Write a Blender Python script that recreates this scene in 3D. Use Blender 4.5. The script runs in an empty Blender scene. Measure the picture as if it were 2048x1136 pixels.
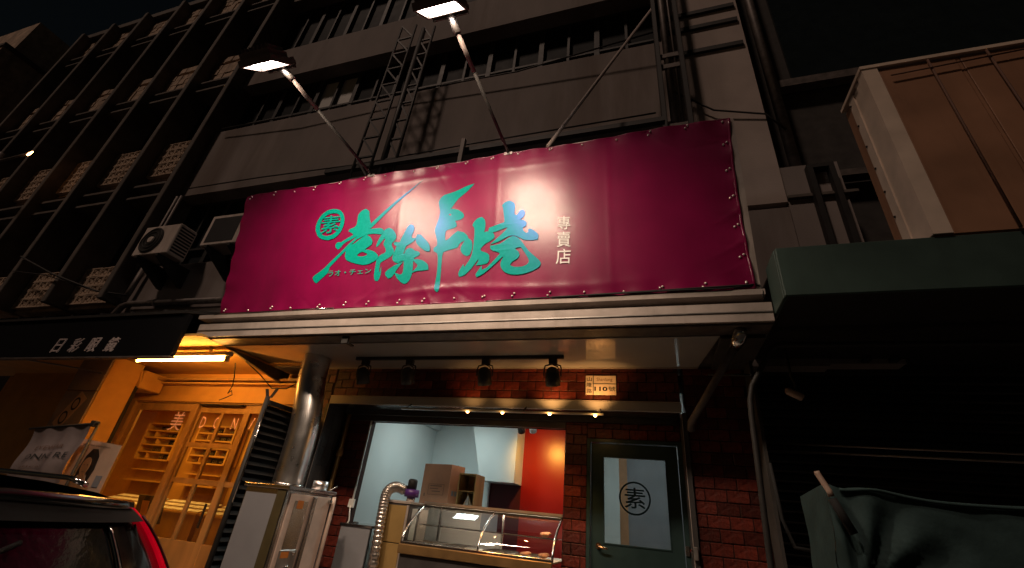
import bpy, bmesh, math, random
from mathutils import Vector, Matrix
random.seed(7)
S = bpy.context.scene
COL = S.collection
rad = math.radians

# ------------------------------------------------------------------ camera
YAW, PITCH, ROLL = rad(19.17626), rad(28.23718), rad(5.96785)
cam_d = bpy.data.cameras.new('camera')
cam_d.sensor_width = 36.0
cam_d.lens = 877.82 / 2048 * 36
cam_d.clip_start = 0.05
cam_d.clip_end = 400
cam = bpy.data.objects.new('camera', cam_d)
COL.objects.link(cam)
fw = Vector((-math.sin(YAW) * math.cos(PITCH), math.cos(YAW) * math.cos(PITCH), math.sin(PITCH)))
r0 = Vector((math.cos(YAW), math.sin(YAW), 0))
u0 = r0.cross(fw)
rr = r0 * math.cos(ROLL) + u0 * math.sin(ROLL)
uu = -r0 * math.sin(ROLL) + u0 * math.cos(ROLL)
cam.matrix_world = Matrix(((rr.x, uu.x, -fw.x, 0), (rr.y, uu.y, -fw.y, -5), (rr.z, uu.z, -fw.z, 1.4), (0, 0, 0, 1)))
S.camera = cam

# ------------------------------------------------------------------ night sky, dim street glow, exposure
W = bpy.data.worlds.new('World')
S.world = W
W.use_nodes = True
wn = W.node_tree
sky = wn.nodes.new('ShaderNodeTexSky')
sky.sky_type = 'NISHITA'
sky.sun_disc = False
sky.sun_elevation = rad(3)
sky.sun_rotation = rad(215)
bg = wn.nodes['Background']
bg.inputs['Strength'].default_value = 0.0028
wn.links.new(sky.outputs[0], bg.inputs[0])
sd = bpy.data.lights.new('sun', 'SUN')
sd.energy = 0.58
sd.angle = rad(5)
sd.color = (1.0, 0.71, 0.55)
sun = bpy.data.objects.new('sun', sd)
COL.objects.link(sun)
sun.rotation_euler = Vector((0.28, 0.50, -0.80)).to_track_quat('-Z', 'Y').to_euler()
S.view_settings.view_transform = 'Standard'
S.view_settings.look = 'None'
S.view_settings.gamma = 1.0
S.view_settings.exposure = 0.0
S.view_settings.use_curve_mapping = False
S.cycles.use_denoising = True
S.cycles.max_bounces = 8
S.cycles.sample_clamp_indirect = 6
S.cycles.caustics_reflective = False

# ------------------------------------------------------------------ materials
def mat(name, col, rough=.6, metal=0, var=.15, scale=6, bump=0, bscale=80, emit=None, estr=0, coat=0,
        streak=0, trans=0, spec=.5, rnd=0, tint=None, ior=1.45, aniso=0, dirt=None, dirt_amt=.5):
    m = bpy.data.materials.new(name)
    m.use_nodes = True
    nt = m.node_tree
    N = nt.nodes
    L = nt.links
    b = N['Principled BSDF']
    tc = N.new('ShaderNodeTexCoord')
    n1 = N.new('ShaderNodeTexNoise')
    n1.inputs['Scale'].default_value = scale
    n1.inputs['Detail'].default_value = 6
    mp = N.new('ShaderNodeMapping')
    L.new(tc.outputs['Object'], mp.inputs[0])
    L.new(mp.outputs[0], n1.inputs['Vector'])
    if streak:
        mp.inputs['Scale'].default_value = (1, 1, 1 - streak)
    cr = N.new('ShaderNodeValToRGB')
    lo = tuple(c * (1 - var) for c in col) + (1,)
    hi = tuple(min(1, c * (1 + var)) for c in col) + (1,)
    cr.color_ramp.elements[0].position = .3
    cr.color_ramp.elements[0].color = lo
    cr.color_ramp.elements[1].position = .7
    cr.color_ramp.elements[1].color = hi
    L.new(n1.outputs['Fac'], cr.inputs[0])
    out = cr.outputs[0]
    if dirt:
        n3 = N.new('ShaderNodeTexNoise')
        n3.inputs['Scale'].default_value = scale * .45
        n3.inputs['Detail'].default_value = 8
        n3.inputs['Roughness'].default_value = .7
        mp3 = N.new('ShaderNodeMapping')
        mp3.inputs['Scale'].default_value = (1, 1, .12)
        L.new(tc.outputs['Object'], mp3.inputs[0])
        L.new(mp3.outputs[0], n3.inputs['Vector'])
        c3 = N.new('ShaderNodeValToRGB')
        c3.color_ramp.elements[0].position = .5
        c3.color_ramp.elements[0].color = (0, 0, 0, 1)
        c3.color_ramp.elements[1].position = .72
        c3.color_ramp.elements[1].color = (dirt_amt,) * 3 + (1,)
        L.new(n3.outputs['Fac'], c3.inputs[0])
        mx3 = N.new('ShaderNodeMix')
        mx3.data_type = 'RGBA'
        L.new(c3.outputs[0], mx3.inputs[0])
        L.new(out, mx3.inputs[6])
        mx3.inputs[7].default_value = tuple(dirt) + (1,)
        out = mx3.outputs[2]
    if rnd:
        oi = N.new('ShaderNodeObjectInfo')
        mr = N.new('ShaderNodeMapRange')
        mr.inputs[3].default_value = 1 - rnd
        mr.inputs[4].default_value = 1 + rnd
        L.new(oi.outputs['Random'], mr.inputs[0])
        mx = N.new('ShaderNodeMix')
        mx.data_type = 'RGBA'
        mx.blend_type = 'MULTIPLY'
        mx.inputs[0].default_value = 1
        L.new(out, mx.inputs[6])
        L.new(mr.outputs[0], mx.inputs[7])
        out = mx.outputs[2]
    L.new(out, b.inputs['Base Color'])
    b.inputs['Metallic'].default_value = metal
    b.inputs['IOR'].default_value = ior
    b.inputs['Specular IOR Level'].default_value = spec
    if tint:
        b.inputs['Specular Tint'].default_value = tuple(tint) + (1,)
    if coat:
        b.inputs['Coat Weight'].default_value = coat
        b.inputs['Coat Roughness'].default_value = .08
    if trans:
        b.inputs['Transmission Weight'].default_value = trans
    if aniso:
        b.inputs['Anisotropic'].default_value = aniso
    rr_ = N.new('ShaderNodeMapRange')
    rr_.inputs[3].default_value = max(.02, rough - .08)
    rr_.inputs[4].default_value = min(1, rough + .08)
    L.new(n1.outputs['Fac'], rr_.inputs[0])
    L.new(rr_.outputs[0], b.inputs['Roughness'])
    if bump:
        n2 = N.new('ShaderNodeTexNoise')
        n2.inputs['Scale'].default_value = bscale
        n2.inputs['Detail'].default_value = 4
        L.new(tc.outputs['Object'], n2.inputs['Vector'])
        bp = N.new('ShaderNodeBump')
        bp.inputs['Strength'].default_value = bump
        bp.inputs['Distance'].default_value = .02
        L.new(n2.outputs['Fac'], bp.inputs['Height'])
        L.new(bp.outputs[0], b.inputs['Normal'])
    if emit:
        b.inputs['Emission Color'].default_value = tuple(emit) + (1,)
        b.inputs['Emission Strength'].default_value = estr
    return m

def glass_mat(name, col, rough=.02, mix=.9):
    # thin pane: mostly see-through, with a fresnel mirror on top
    m = bpy.data.materials.new(name)
    m.use_nodes = True
    nt = m.node_tree
    N = nt.nodes
    L = nt.links
    N.remove(N['Principled BSDF'])
    t = N.new('ShaderNodeBsdfTransparent')
    t.inputs[0].default_value = tuple(col) + (1,)
    g = N.new('ShaderNodeBsdfGlossy')
    g.inputs['Roughness'].default_value = rough
    lw = N.new('ShaderNodeLayerWeight')
    lw.inputs['Blend'].default_value = .5
    pw = N.new('ShaderNodeMath')
    pw.operation = 'POWER'
    pw.inputs[1].default_value = 4
    L.new(lw.outputs['Facing'], pw.inputs[0])
    fr = N.new('ShaderNodeMath')
    fr.operation = 'MULTIPLY_ADD'
    fr.inputs[1].default_value = .7
    fr.inputs[2].default_value = .045
    L.new(pw.outputs[0], fr.inputs[0])
    ns = N.new('ShaderNodeTexNoise')
    ns.inputs['Scale'].default_value = 3
    tc = N.new('ShaderNodeTexCoord')
    L.new(tc.outputs['Object'], ns.inputs['Vector'])
    mr = N.new('ShaderNodeMapRange')
    mr.inputs[3].default_value = .8
    mr.inputs[4].default_value = 1.6
    L.new(ns.outputs['Fac'], mr.inputs[0])
    ml = N.new('ShaderNodeMath')
    ml.operation = 'MULTIPLY'
    ml.use_clamp = True
    L.new(fr.outputs[0], ml.inputs[0])
    L.new(mr.outputs[0], ml.inputs[1])
    mx = N.new('ShaderNodeMixShader')
    L.new(ml.outputs[0], mx.inputs[0])
    L.new(t.outputs[0], mx.inputs[1])
    L.new(g.outputs[0], mx.inputs[2])
    L.new(mx.outputs[0], N['Material Output'].inputs[0])
    return m

M = {}
M['asphalt'] = mat('asphalt', (.05, .05, .05), .85, var=.3, bump=.5, bscale=200)
M['paving'] = mat('paving', (.30, .27, .25), .8, bump=.3)
M['concrete'] = mat('painted_concrete', (.25, .215, .20), .85, var=.24, scale=1.2, streak=.6, bump=.15, bscale=60, dirt=(.11, .07, .048), dirt_amt=.8)
M['pier'] = mat('pale_rendered_pier', (.44, .37, .335), .85, var=.14, scale=1.5, bump=.15, bscale=60, dirt=(.2, .15, .12), dirt_amt=.4)
M['old_tile'] = mat('weathered_block', (.50, .37, .27), .85, var=.3, scale=5, bump=.4, bscale=40, dirt=(.12, .09, .07), dirt_amt=.7)
M['fin'] = mat('grimy_fin', (.13, .11, .095), .8, var=.3, scale=3, dirt=(.06, .05, .045), dirt_amt=.7)
M['dark_wall'] = mat('plain_dark_wall', (.05, .045, .042), .9, var=.3)  # dark tone for recesses and backing walls
M['window_dark'] = mat('dark_window_glass', (.014, .02, .022), .16, spec=.35)
M['window_matte'] = mat('dusty_window_glass', (.016, .02, .022), .6, spec=.08)
M['window_pale'] = mat('curtained_window', (.7, .7, .67), .4, var=.12, scale=2)
M['frame_dark'] = mat('dark_aluminium', (.022, .022, .022), .6)
M['black_steel'] = mat('black_painted_steel', (.02, .018, .017), .6, var=.3)
M['rust_steel'] = mat('grubby_grey_steel', (.13, .11, .10), .55, metal=.3, var=.35, scale=10)
M['galv'] = mat('galvanised_steel', (.42, .39, .37), .38, metal=.85, var=.18, scale=9)
M['alu'] = mat('brushed_aluminium', (.52, .45, .41), .38, bump=.25, bscale=3.5, metal=.35, var=.12, scale=4, aniso=.5, dirt=(.25, .2, .17), dirt_amt=.5)
M['soffit'] = mat('glossy_soffit_panel', (.54, .54, .54), .11, metal=.3, var=.06, scale=1.5, spec=.6)
M['steel'] = mat('stainless_steel', (.55, .53, .52), .22, metal=1, var=.08, scale=3, bump=.02, bscale=9)
M['duct'] = mat('corrugated_stainless', (.74, .70, .68), .29, metal=1, var=.1)
M['grey_panel'] = mat('grey_protective_film', (.25, .25, .27), .42, var=.08, scale=3)
M['cream_metal'] = mat('pale_sheet_steel', (.74, .56, .47), .34, metal=.08, var=.12)
M['brick'] = mat('red_brick', (.10, .015, .009), .42, var=.5, scale=18, bump=.4, bscale=45, rnd=.6, dirt=(.03, .02, .018), dirt_amt=.6)
M['mortar'] = mat('dark_mortar', (.03, .012, .009), .9, var=.3)
M['charcoal'] = mat('charcoal_metal', (.055, .05, .05), .4, var=.2)
M['header'] = mat('satin_shutter_box', (.42, .41, .405), .35, metal=.3, var=.1, scale=2)
M['green_door'] = mat('dark_green_paint', (.024, .048, .048), .35, var=.12)
M['brass'] = mat('brushed_brass', (.75, .45, .25), .25, metal=1)
M['white_wall'] = mat('white_interior_paint', (.62, .66, .66), .7, var=.06, scale=1.5)
M['red_wall'] = mat('red_interior_paint', (.29, .005, .004), .33, var=.1, scale=2, spec=.7)
M['maroon'] = mat('maroon_panel', (.07, .006, .012), .5)
M['tile_floor'] = mat('shop_floor', (.2, .19, .18), .4)
M['tan'] = mat('tan_jamb', (.5, .26, .14), .5)
M['cardboard'] = mat('cardboard', (.58, .24, .13), .8, var=.1, scale=4)
M['print'] = mat('printed_ink', (.03, .03, .03), .6)
M['dim_print'] = mat('faded_brown_ink', (.19, .10, .065), .7)
M['teal_film'] = mat('teal_vinyl', (.0, .30, .23), .32, var=.07, scale=30, bump=.05, bscale=300, tint=(.2, .13, 1.0), spec=1.0)  # blue specular tint imitates the glare shift on the lettering
M['white_film'] = mat('white_vinyl', (.85, .8, .8), .5)
M['roaster'] = mat('mustard_machine_panel', (.42, .27, .10), .38, metal=.3, var=.1)
M['purple'] = mat('purple_motor', (.07, .02, .15), .35)
M['flex'] = mat('flexible_aluminium_hose', (.55, .5, .46), .25, metal=.9, var=.15)
M['glass'] = glass_mat('clear_glass', (.93, .96, .95))
M['case_glass'] = glass_mat('display_glass', (.9, .93, .93))
M['food'] = mat('baked_food', (.55, .25, .12), .5, var=.4, scale=30)
M['paper'] = mat('white_paper', (.75, .72, .68), .7)
M['yellow_tag'] = mat('yellow_sticker', (.55, .32, .05), .6)
M['orange_tag'] = mat('orange_sticker', (.65, .2, .03), .6)
M['plate'] = mat('house_plate_enamel', (.75, .62, .5), .4)
M['plate_ink'] = mat('dark_teal_enamel', (.008, .03, .035), .4)
M['ochre'] = mat('ochre_wall', (.62, .34, .09), .6, var=.12, scale=3)
M['wood'] = mat('varnished_wood', (.42, .24, .09), .4, var=.25, scale=5, streak=.8)
M['signboard'] = mat('black_signboard', (.005, .005, .006), .9, spec=.1)
M['letter'] = mat('pale_letter', (.62, .52, .50), .5)
M['ac_white'] = mat('yellowed_white_casing', (.72, .62, .55), .5, var=.1, scale=5, dirt=(.3, .22, .17), dirt_amt=.6)
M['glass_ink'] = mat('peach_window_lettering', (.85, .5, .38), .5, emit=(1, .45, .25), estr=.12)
M['skin'] = mat('printed_skin', (.46, .24, .11), .6)
M['hair'] = mat('printed_hair', (.02, .015, .012), .6)
M['poster'] = mat('poster_paper', (.62, .42, .30), .5, var=.12)
M['banner_cloth'] = mat('grey_banner_cloth', (.30, .24, .235), .65, var=.15)
M['carpaint'] = mat('black_car_paint', (.016, .014, .014), .18, coat=1, var=.1)
M['car_glass'] = mat('wet_rear_window', (.012, .016, .018), .06, spec=.6, bump=.10, bscale=30, coat=.3)
M['tail'] = mat('red_tail_lamp', (.55, .004, .012), .12, coat=1, emit=(1, .0, .02), estr=.30)
M['chrome'] = mat('chrome', (.6, .58, .56), .12, metal=1)
M['rubber'] = mat('black_rubber', (.015, .015, .015), .8)
M['white_clad'] = mat('stained_cream_cladding', (.36, .185, .105), .6, var=.18, scale=2, dirt=(.13, .06, .035), dirt_amt=.85)
M['clad_trim'] = mat('cream_edge_trim', (.76, .62, .50), .45, var=.12, scale=4)
M['green_fascia'] = mat('dark_green_fascia', (.042, .075, .064), .55, var=.2, scale=3, dirt=(.02, .03, .028), dirt_amt=.6)
M['shutter'] = mat('dark_roller_shutter', (.022, .02, .02), .32, metal=.5)
M['tarp'] = mat('dark_green_tarpaulin', (.036, .066, .067), .75, spec=.2, var=.2, scale=6, bump=.25, bscale=14)
M['pvc'] = mat('old_pvc', (.5, .36, .28), .5, var=.2)
M['housing'] = mat('grey_lamp_housing', (.16, .13, .12), .5, metal=.3)
M['lens_hot'] = mat('lit_floodlight_lens', (.9, .9, .9), .4, emit=(1, .86, .78), estr=40)
M['tube_hot'] = mat('lit_fluorescent_tube', (1, .8, .6), .4, emit=(1, .43, .075), estr=100)
M['bulb_warm'] = mat('lit_warm_bulb', (1, .7, .4), .4, emit=(1, .45, .15), estr=22)
M['strip_warm'] = mat('lit_warm_strip', (1, .7, .4), .4, emit=(1, .42, .08), estr=7)
M['bulb_white'] = mat('lit_white_bulb', (1, .9, .8), .4, emit=(1, .95, .9), estr=25)
M['case_fill'] = mat('case_fill_strip', (1, .9, .8), .4, emit=(1, .72, .5), estr=26)  # glow of the strip added inside the display case
M['panel_white'] = mat('lit_ceiling_panel', (1, 1, 1), .4, emit=(.82, 1, 1), estr=4)
M['tree'] = mat('dim_leaf', (.07, .06, .03), .7, var=.3)
M['bark'] = mat('dim_bark', (.06, .045, .035), .9)

M['shadow_brown'] = mat('brown_shadow_strip', (.14, .07, .045), .7)  # brown for the strips imitating shadows on the clad box
M['dark_brass'] = mat('dark_brassy_steel', (.26, .16, .065), .35, metal=.5, var=.2)
M['rod'] = mat('pale_grimy_rod', (.40, .33, .30), .6)
M['olive'] = mat('dark_olive_strip', (.085, .066, .03), .45)  # dark olive strip at the smoke cabinet corner
M['nickel'] = mat('bright_nickel', (.85, .78, .72), .3, metal=.4)

# crimson banner: printed vinyl with a woven relief and faint creases
def banner_mat():
    m = mat('crimson_vinyl_banner', (.20, .0010, .051), .42, var=.16, scale=2.2, spec=.15, dirt=(.09, .006, .028), dirt_amt=.5)
    nt = m.node_tree
    N = nt.nodes
    L = nt.links
    b = N['Principled BSDF']
    tc = N.new('ShaderNodeTexCoord')
    w1 = N.new('ShaderNodeTexWave')
    w1.bands_direction = 'X'
    w1.inputs['Scale'].default_value = 55
    w1.inputs['Distortion'].default_value = 3.0
    w1.inputs['Detail'].default_value = 3
    w2 = N.new('ShaderNodeTexWave')
    w2.bands_direction = 'Z'
    w2.inputs['Scale'].default_value = 55
    w2.inputs['Distortion'].default_value = 3.0
    w2.inputs['Detail'].default_value = 3
    nz = N.new('ShaderNodeTexNoise')
    nz.inputs['Scale'].default_value = 80
    nz.inputs['Detail'].default_value = 6
    for x in (w1, w2, nz):
        L.new(tc.outputs['Object'], x.inputs['Vector'])
    gz = N.new('ShaderNodeTexNoise')
    gz.inputs['Scale'].default_value = 75
    gz.inputs['Detail'].default_value = 3
    L.new(tc.outputs['Object'], gz.inputs['Vector'])
    gm = N.new('ShaderNodeMapRange')
    gm.inputs[1].default_value = .35
    gm.inputs[2].default_value = .65
    gm.inputs[3].default_value = .55
    gm.inputs[4].default_value = 1.0
    L.new(gz.outputs['Fac'], gm.inputs[0])
    L.new(gm.outputs[0], b.inputs['Coat Weight'])
    b.inputs['Coat Roughness'].default_value = .265
    b.inputs['Coat IOR'].default_value = 1.55
    a = N.new('ShaderNodeMath')
    L.new(w1.outputs['Fac'], a.inputs[0])
    L.new(w2.outputs['Fac'], a.inputs[1])
    a2 = N.new('ShaderNodeMath')
    L.new(a.outputs[0], a2.inputs[0])
    L.new(nz.outputs['Fac'], a2.inputs[1])
    bp = N.new('ShaderNodeBump')
    bp.inputs['Strength'].default_value = .09
    bp.inputs['Distance'].default_value = .004
    L.new(a2.outputs[0], bp.inputs['Height'])
    L.new(bp.outputs[0], b.inputs['Normal'])
    L.new(bp.outputs[0], b.inputs['Coat Normal'])
    return m
M['banner'] = banner_mat()

# ------------------------------------------------------------------ mesh helpers
class MB:
    def __init__(s):
        s.v = []
        s.f = []
        s.sm = []
    def add(s, vs, fs, smooth=False):
        k = len(s.v)
        s.v += [tuple(v) for v in vs]
        s.f += [tuple(i + k for i in f) for f in fs]
        s.sm += [smooth] * len(fs)
        return s
    def box(s, x0, x1, y0, y1, z0, z1, ch=0.0):
        if x0 > x1: x0, x1 = x1, x0
        if y0 > y1: y0, y1 = y1, y0
        if z0 > z1: z0, z1 = z1, z0
        if ch <= 0:
            vs = [(x, y, z) for z in (z0, z1) for y in (y0, y1) for x in (x0, x1)]
            fs = [(0, 2, 3, 1), (4, 5, 7, 6), (0, 1, 5, 4), (2, 6, 7, 3), (0, 4, 6, 2), (1, 3, 7, 5)]
            return s.add(vs, fs)
        bm = bmesh.new()
        bmesh.ops.create_cube(bm, size=1)
        for v in bm.verts:
            v.co = ((x0 + x1) / 2 + v.co.x * (x1 - x0), (y0 + y1) / 2 + v.co.y * (y1 - y0), (z0 + z1) / 2 + v.co.z * (z1 - z0))
        bmesh.ops.bevel(bm, geom=bm.edges[:], offset=ch, segments=1, affect='EDGES')
        bm.verts.index_update()
        s.add([v.co for v in bm.verts], [[v.index for v in f.verts] for f in bm.faces])
        bm.free()
        return s
    def obox(s, c, ax, ay, az, hx, hy, hz):
        c, ax, ay, az = Vector(c), Vector(ax).normalized(), Vector(ay).normalized(), Vector(az).normalized()
        vs = [c + ax * (hx * i) + ay * (hy * j) + az * (hz * k) for k in (-1, 1) for j in (-1, 1) for i in (-1, 1)]
        fs = [(0, 2, 3, 1), (4, 5, 7, 6), (0, 1, 5, 4), (2, 6, 7, 3), (0, 4, 6, 2), (1, 3, 7, 5)]
        return s.add(vs, fs)
    def quad(s, a, b, c, d):
        return s.add([a, b, c, d], [(0, 1, 2, 3)])
    def bar(s, p, q, w, h=None):
        p, q = Vector(p), Vector(q)
        d = (q - p).normalized()
        up = Vector((0, 0, 1)) if abs(d.z) < .9 else Vector((1, 0, 0))
        a = d.cross(up).normalized()
        b = a.cross(d)
        return s.obox((p + q) / 2, d, a, b, (q - p).length / 2, w / 2, (h or w) / 2)
    def tube(s, pts, r, n=12, cap=True, smooth=True):
        pts = [Vector(p) for p in pts]
        R = r if isinstance(r, (list, tuple)) else [r] * len(pts)
        vs = []
        ref = None
        for i, p in enumerate(pts):
            d = (pts[min(i + 1, len(pts) - 1)] - pts[max(i - 1, 0)]).normalized()
            if ref is None:
                ref = d.orthogonal().normalized()
            a = (ref - d * ref.dot(d)).normalized()
            ref = a
            b = d.cross(a)
            for k in range(n):
                t = 2 * math.pi * k / n
                vs.append(p + a * (R[i] * math.cos(t)) + b * (R[i] * math.sin(t)))
        fs = [(i * n + k, i * n + (k + 1) % n, (i + 1) * n + (k + 1) % n, (i + 1) * n + k) for i in range(len(pts) - 1) for k in range(n)]
        s.add(vs, fs, smooth)
        if cap:
            k0 = len(s.v) - len(vs)
            s.f.append(tuple(k0 + k for k in reversed(range(n))))
            s.f.append(tuple(k0 + (len(pts) - 1) * n + k for k in range(n)))
            s.sm += [False, False]
        return s
    def grid(s, fn, nu, nv, smooth=True):
        vs = [fn(i / nu, j / nv) for j in range(nv + 1) for i in range(nu + 1)]
        w = nu + 1
        fs = [(j * w + i, j * w + i + 1, (j + 1) * w + i + 1, (j + 1) * w + i) for j in range(nv) for i in range(nu)]
        return s.add(vs, fs, smooth)
    def prism(s, poly, ax, e0, e1):
        # poly in the two other axes (order x,y,z without ax), extruded along ax
        n = len(poly)
        def P(p, e):
            l = list(p)
            l.insert(ax, e)
            return l
        vs = [P(p, e0) for p in poly] + [P(p, e1) for p in poly]
        fs = [(i, (i + 1) % n, n + (i + 1) % n, n + i) for i in range(n)] + [tuple(range(n)), tuple(range(2 * n - 1, n - 1, -1))]
        return s.add(vs, fs)
    def mesh(s, name, m, org=(0, 0, 0), fix=True):
        me = bpy.data.meshes.new(name)
        o = Vector(org)
        me.from_pydata([Vector(v) - o for v in s.v], [], s.f)
        me.polygons.foreach_set('use_smooth', s.sm)
        if fix:
            bm = bmesh.new()
            bm.from_mesh(me)
            bmesh.ops.recalc_face_normals(bm, faces=bm.faces[:])
            bm.to_mesh(me)
            bm.free()
        me.materials.append(m)
        return me

def put(name, me, parent=None, loc=(0, 0, 0)):
    o = bpy.data.objects.new(name, me)
    COL.objects.link(o)
    o.location = loc
    if parent:
        o.parent = parent
    return o

def thing(name, label, cat, loc=(0, 0, 0), group=None):
    o = bpy.data.objects.new(name, None)
    o.empty_display_size = .2
    COL.objects.link(o)
    o.location = loc
    o['label'] = label
    o['category'] = cat
    if group:
        o['group'] = group
    return o

def wloc(o):
    l = Vector(o.location)
    while o.parent:
        o = o.parent
        l += Vector(o.location)
    return l

def part(name, mb, m, parent, label=None, stuff=False):
    o = put(name, mb.mesh(name, m, wloc(parent)), parent)
    if label:
        o['label'] = label
    if stuff:
        o['kind'] = 'stuff'
    return o

def solo(name, mb, m, label, cat, loc=(0, 0, 0), group=None):
    o = put(name, mb.mesh(name, m, loc), None, loc)
    o['label'] = label
    o['category'] = cat
    if group:
        o['group'] = group
    return o

def struct(name, mb, m):
    o = put(name, mb.mesh(name, m))
    o['kind'] = 'structure'
    return o

def copy_tree(o, parent=None):
    c = o.copy()
    COL.objects.link(c)
    if parent:
        c.parent = parent
    for ch in list(o.children):
        copy_tree(ch, c)
    return c

def text_tris(body, bold=0.0, shear=0.0, extrude=0.0):
    cu = bpy.data.curves.new('lettering', 'FONT')
    cu.body = body
    cu.offset = bold
    cu.shear = shear
    cu.extrude = extrude
    cu.resolution_u = 3
    ob = bpy.data.objects.new('lettering', cu)
    COL.objects.link(ob)
    dg = bpy.context.evaluated_depsgraph_get()
    me = bpy.data.meshes.new_from_object(ob.evaluated_get(dg))
    vs = [v.co.copy() for v in me.vertices]
    fs = [tuple(p.vertices) for p in me.polygons]
    bpy.data.objects.remove(ob)
    bpy.data.curves.remove(cu)
    bpy.data.meshes.remove(me)
    xs = [v.x for v in vs] or [0, 1]
    ys = [v.y for v in vs] or [0, 1]
    x0, x1, y0, y1 = min(xs), max(xs), min(ys), max(ys)
    return [((v.x - x0) / max(1e-6, x1 - x0), (v.y - y0) / max(1e-6, y1 - y0), v.z) for v in vs], fs

def lettering(body, fn, m, parent, name='lettering', **k):
    # fn maps (s, t, height) of the unit box of the text to a world point
    vs, fs = text_tris(body, **k)
    return part(name, MB().add([fn(*v) for v in vs], fs), m, parent)

def flat(a, b, c, d, off=(0, 0, 0)):
    a, b, c, d, off = map(Vector, (a, b, c, d, off))
    return lambda s, t, h: (a * (1 - s) + b * s) * (1 - t) + (d * (1 - s) + c * s) * t + off * h

# ------------------------------------------------------------------ setting
struct('road', MB().box(-120, 120, -120, 120, -.5, -.2), M['asphalt'])
struct('pavement', MB().box(-40, 30, -1.7, 6, -.196, -.06), M['paving'])

# ------------------------------------------------------------------ middle building
bld = thing('concrete_building', 'stained concrete shophouse with two plain parapet bands above the magenta shop sign', 'building', (-4, 0, 0))
p = MB()
p.box(-9.58, 1.75, 0.0, .35, 3.07, 5.1)
p.box(-9.58, .55, 0.0, .3, 6.9, 8.85)
p.box(-9.58, .55, 0.0, .3, 10.5, 11.72)
p.box(-9.58, .55, -.02, .3, 14.2, 15.4)
part('wall', p, M['concrete'], bld)
part('pier', MB().box(.55, 1.75, -.004, .4, 5.18, 18), M['pier'], bld, 'pale plain pier on the right of the building')
for z in (8.95, 9.36, 8.32, 10.9):
    part('conduit', MB().box(.56, 1.70, -.05, -.004, z, z + .09), M['black_steel'], bld)  # black bars stand in for the horizontal shadow lines on the pier
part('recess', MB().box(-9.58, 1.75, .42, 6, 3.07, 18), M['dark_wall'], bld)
for z0, z1, n in ((5.1, 6.9, 9), (8.85, 10.5, 9), (11.72, 14.2, 9)):
    w = 9.98 / n
    for i in range(n):
        x = -9.5 + i * w
        pale = (z0 == 8.85 and i == 2)
        f = MB()
        f.box(x, x + .05, .3, .4, z0, z1).box(x + w - .05, x + w, .3, .4, z0, z1)
        f.box(x + .05, x + w - .05, .3, .4, z0, z0 + .06).box(x + .05, x + w - .05, .3, .4, z1 - .06, z1)
        f.box(x + w / 2 - .025, x + w / 2 + .025, .3, .4, z0 + .06, z1 - .06).box(x + .05, x + w / 2 - .025, .31, .39, z0 + .55, z0 + .6)
        f.box(x + w / 2 + .025, x + w - .05, .31, .39, z0 + .55, z0 + .6)
        wd = part('window', f, M['frame_dark'], bld, 'window with pale curtains behind its black frame' if pale else None)
        part('pane', MB().box(x + .05, x + w - .05, .39, .41, z0 + .06, z1 - .06), M['window_pale'] if pale else M['window_matte'], wd)

# left tiled block with projecting fins and breeze-block bands
lb = thing('tiled_apartment_block', 'old apartment block with concrete fins and breeze block bands left of the plain building', 'building', (-14, 0, 0))
FX = [-9.62, -11.22, -12.93, -14.48, -16.25, -17.95, -19.6]
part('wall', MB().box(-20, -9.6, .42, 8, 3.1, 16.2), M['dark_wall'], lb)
part('roof_slab', MB().box(-20, -9.6, -.12, .42, 15.95, 16.2), M['fin'], lb)
for x in FX:
    part('fin', MB().box(x - .07, x + .07, -.30, .40, 4.3, 15.95, .012), M['fin'], lb)
for i in range(len(FX) - 1):
    x1, x0 = FX[i] - .07, FX[i + 1] + .07
    for z in (6.93, 7.28, 10.55, 10.88, 14.2, 14.55):
        part('ledge', MB().box(x0, x1, -.12, .40, z, z + .06), M['fin'], lb)
    for z0, z1 in ((5.22, 6.9), (8.82, 10.5), (12.2, 14.15)):
        f = MB()
        f.box(x0, x0 + .05, .3, .4, z0, z1).box(x1 - .05, x1, .3, .4, z0, z1).box(x0 + .05, x1 - .05, .3, .4, z1 - .05, z1)
        f.box((x0 + x1) / 2 - .03, (x0 + x1) / 2 + .03, .3, .4, z0, z1 - .05).box(x0 + .05, x1 - .05, .31, .4, z0, z0 + .06)
        wd = part('window', f, M['frame_dark'], lb)
        part('pane', MB().box(x0 + .05, x1 - .05, .385, .41, z0 + .06, z1 - .05), M['window_dark'], wd)

def block_mesh(w):
    h = w / 2
    b = MB()
    t = .022
    b.box(-h, -h + t, 0, .1, -h, h).box(h - t, h, 0, .1, -h, h).box(-h + t, h - t, 0, .1, -h, -h + t).box(-h + t, h - t, 0, .1, h - t, h)
    q = h - t
    for sx in (-1, 1):
        for sz in (-1, 1):
            b.prism([(sx * q, sz * q), (sx * q, sz * q * .08), (sx * q * .08, sz * q)], 1, .012, .09)
    b.box(-q * .42, q * .42, .015, .09, -q * .42, q * .42)
    return b
bme = block_mesh(.205).mesh('breeze_block', M['old_tile'])
blk = MB()
for z0, rows, bays in ((4.37, 4, 3), (7.72, 5, 5)):
    for i in range(bays):
        x1, x0 = FX[i] - .08, FX[i + 1] + .08
        n = int((x1 - x0) / .207)
        w = (x1 - x0) / n
        for r in range(rows):
            for k in range(n):
                o = put('breeze_block', bme, lb, Vector((x0 + (k + .5) * w, random.uniform(.0, .012), z0 + (r + .5) * .21)) - Vector(lb.location))
                o.scale = (w / .207, 1, 1)
stuffb = MB()
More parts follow.
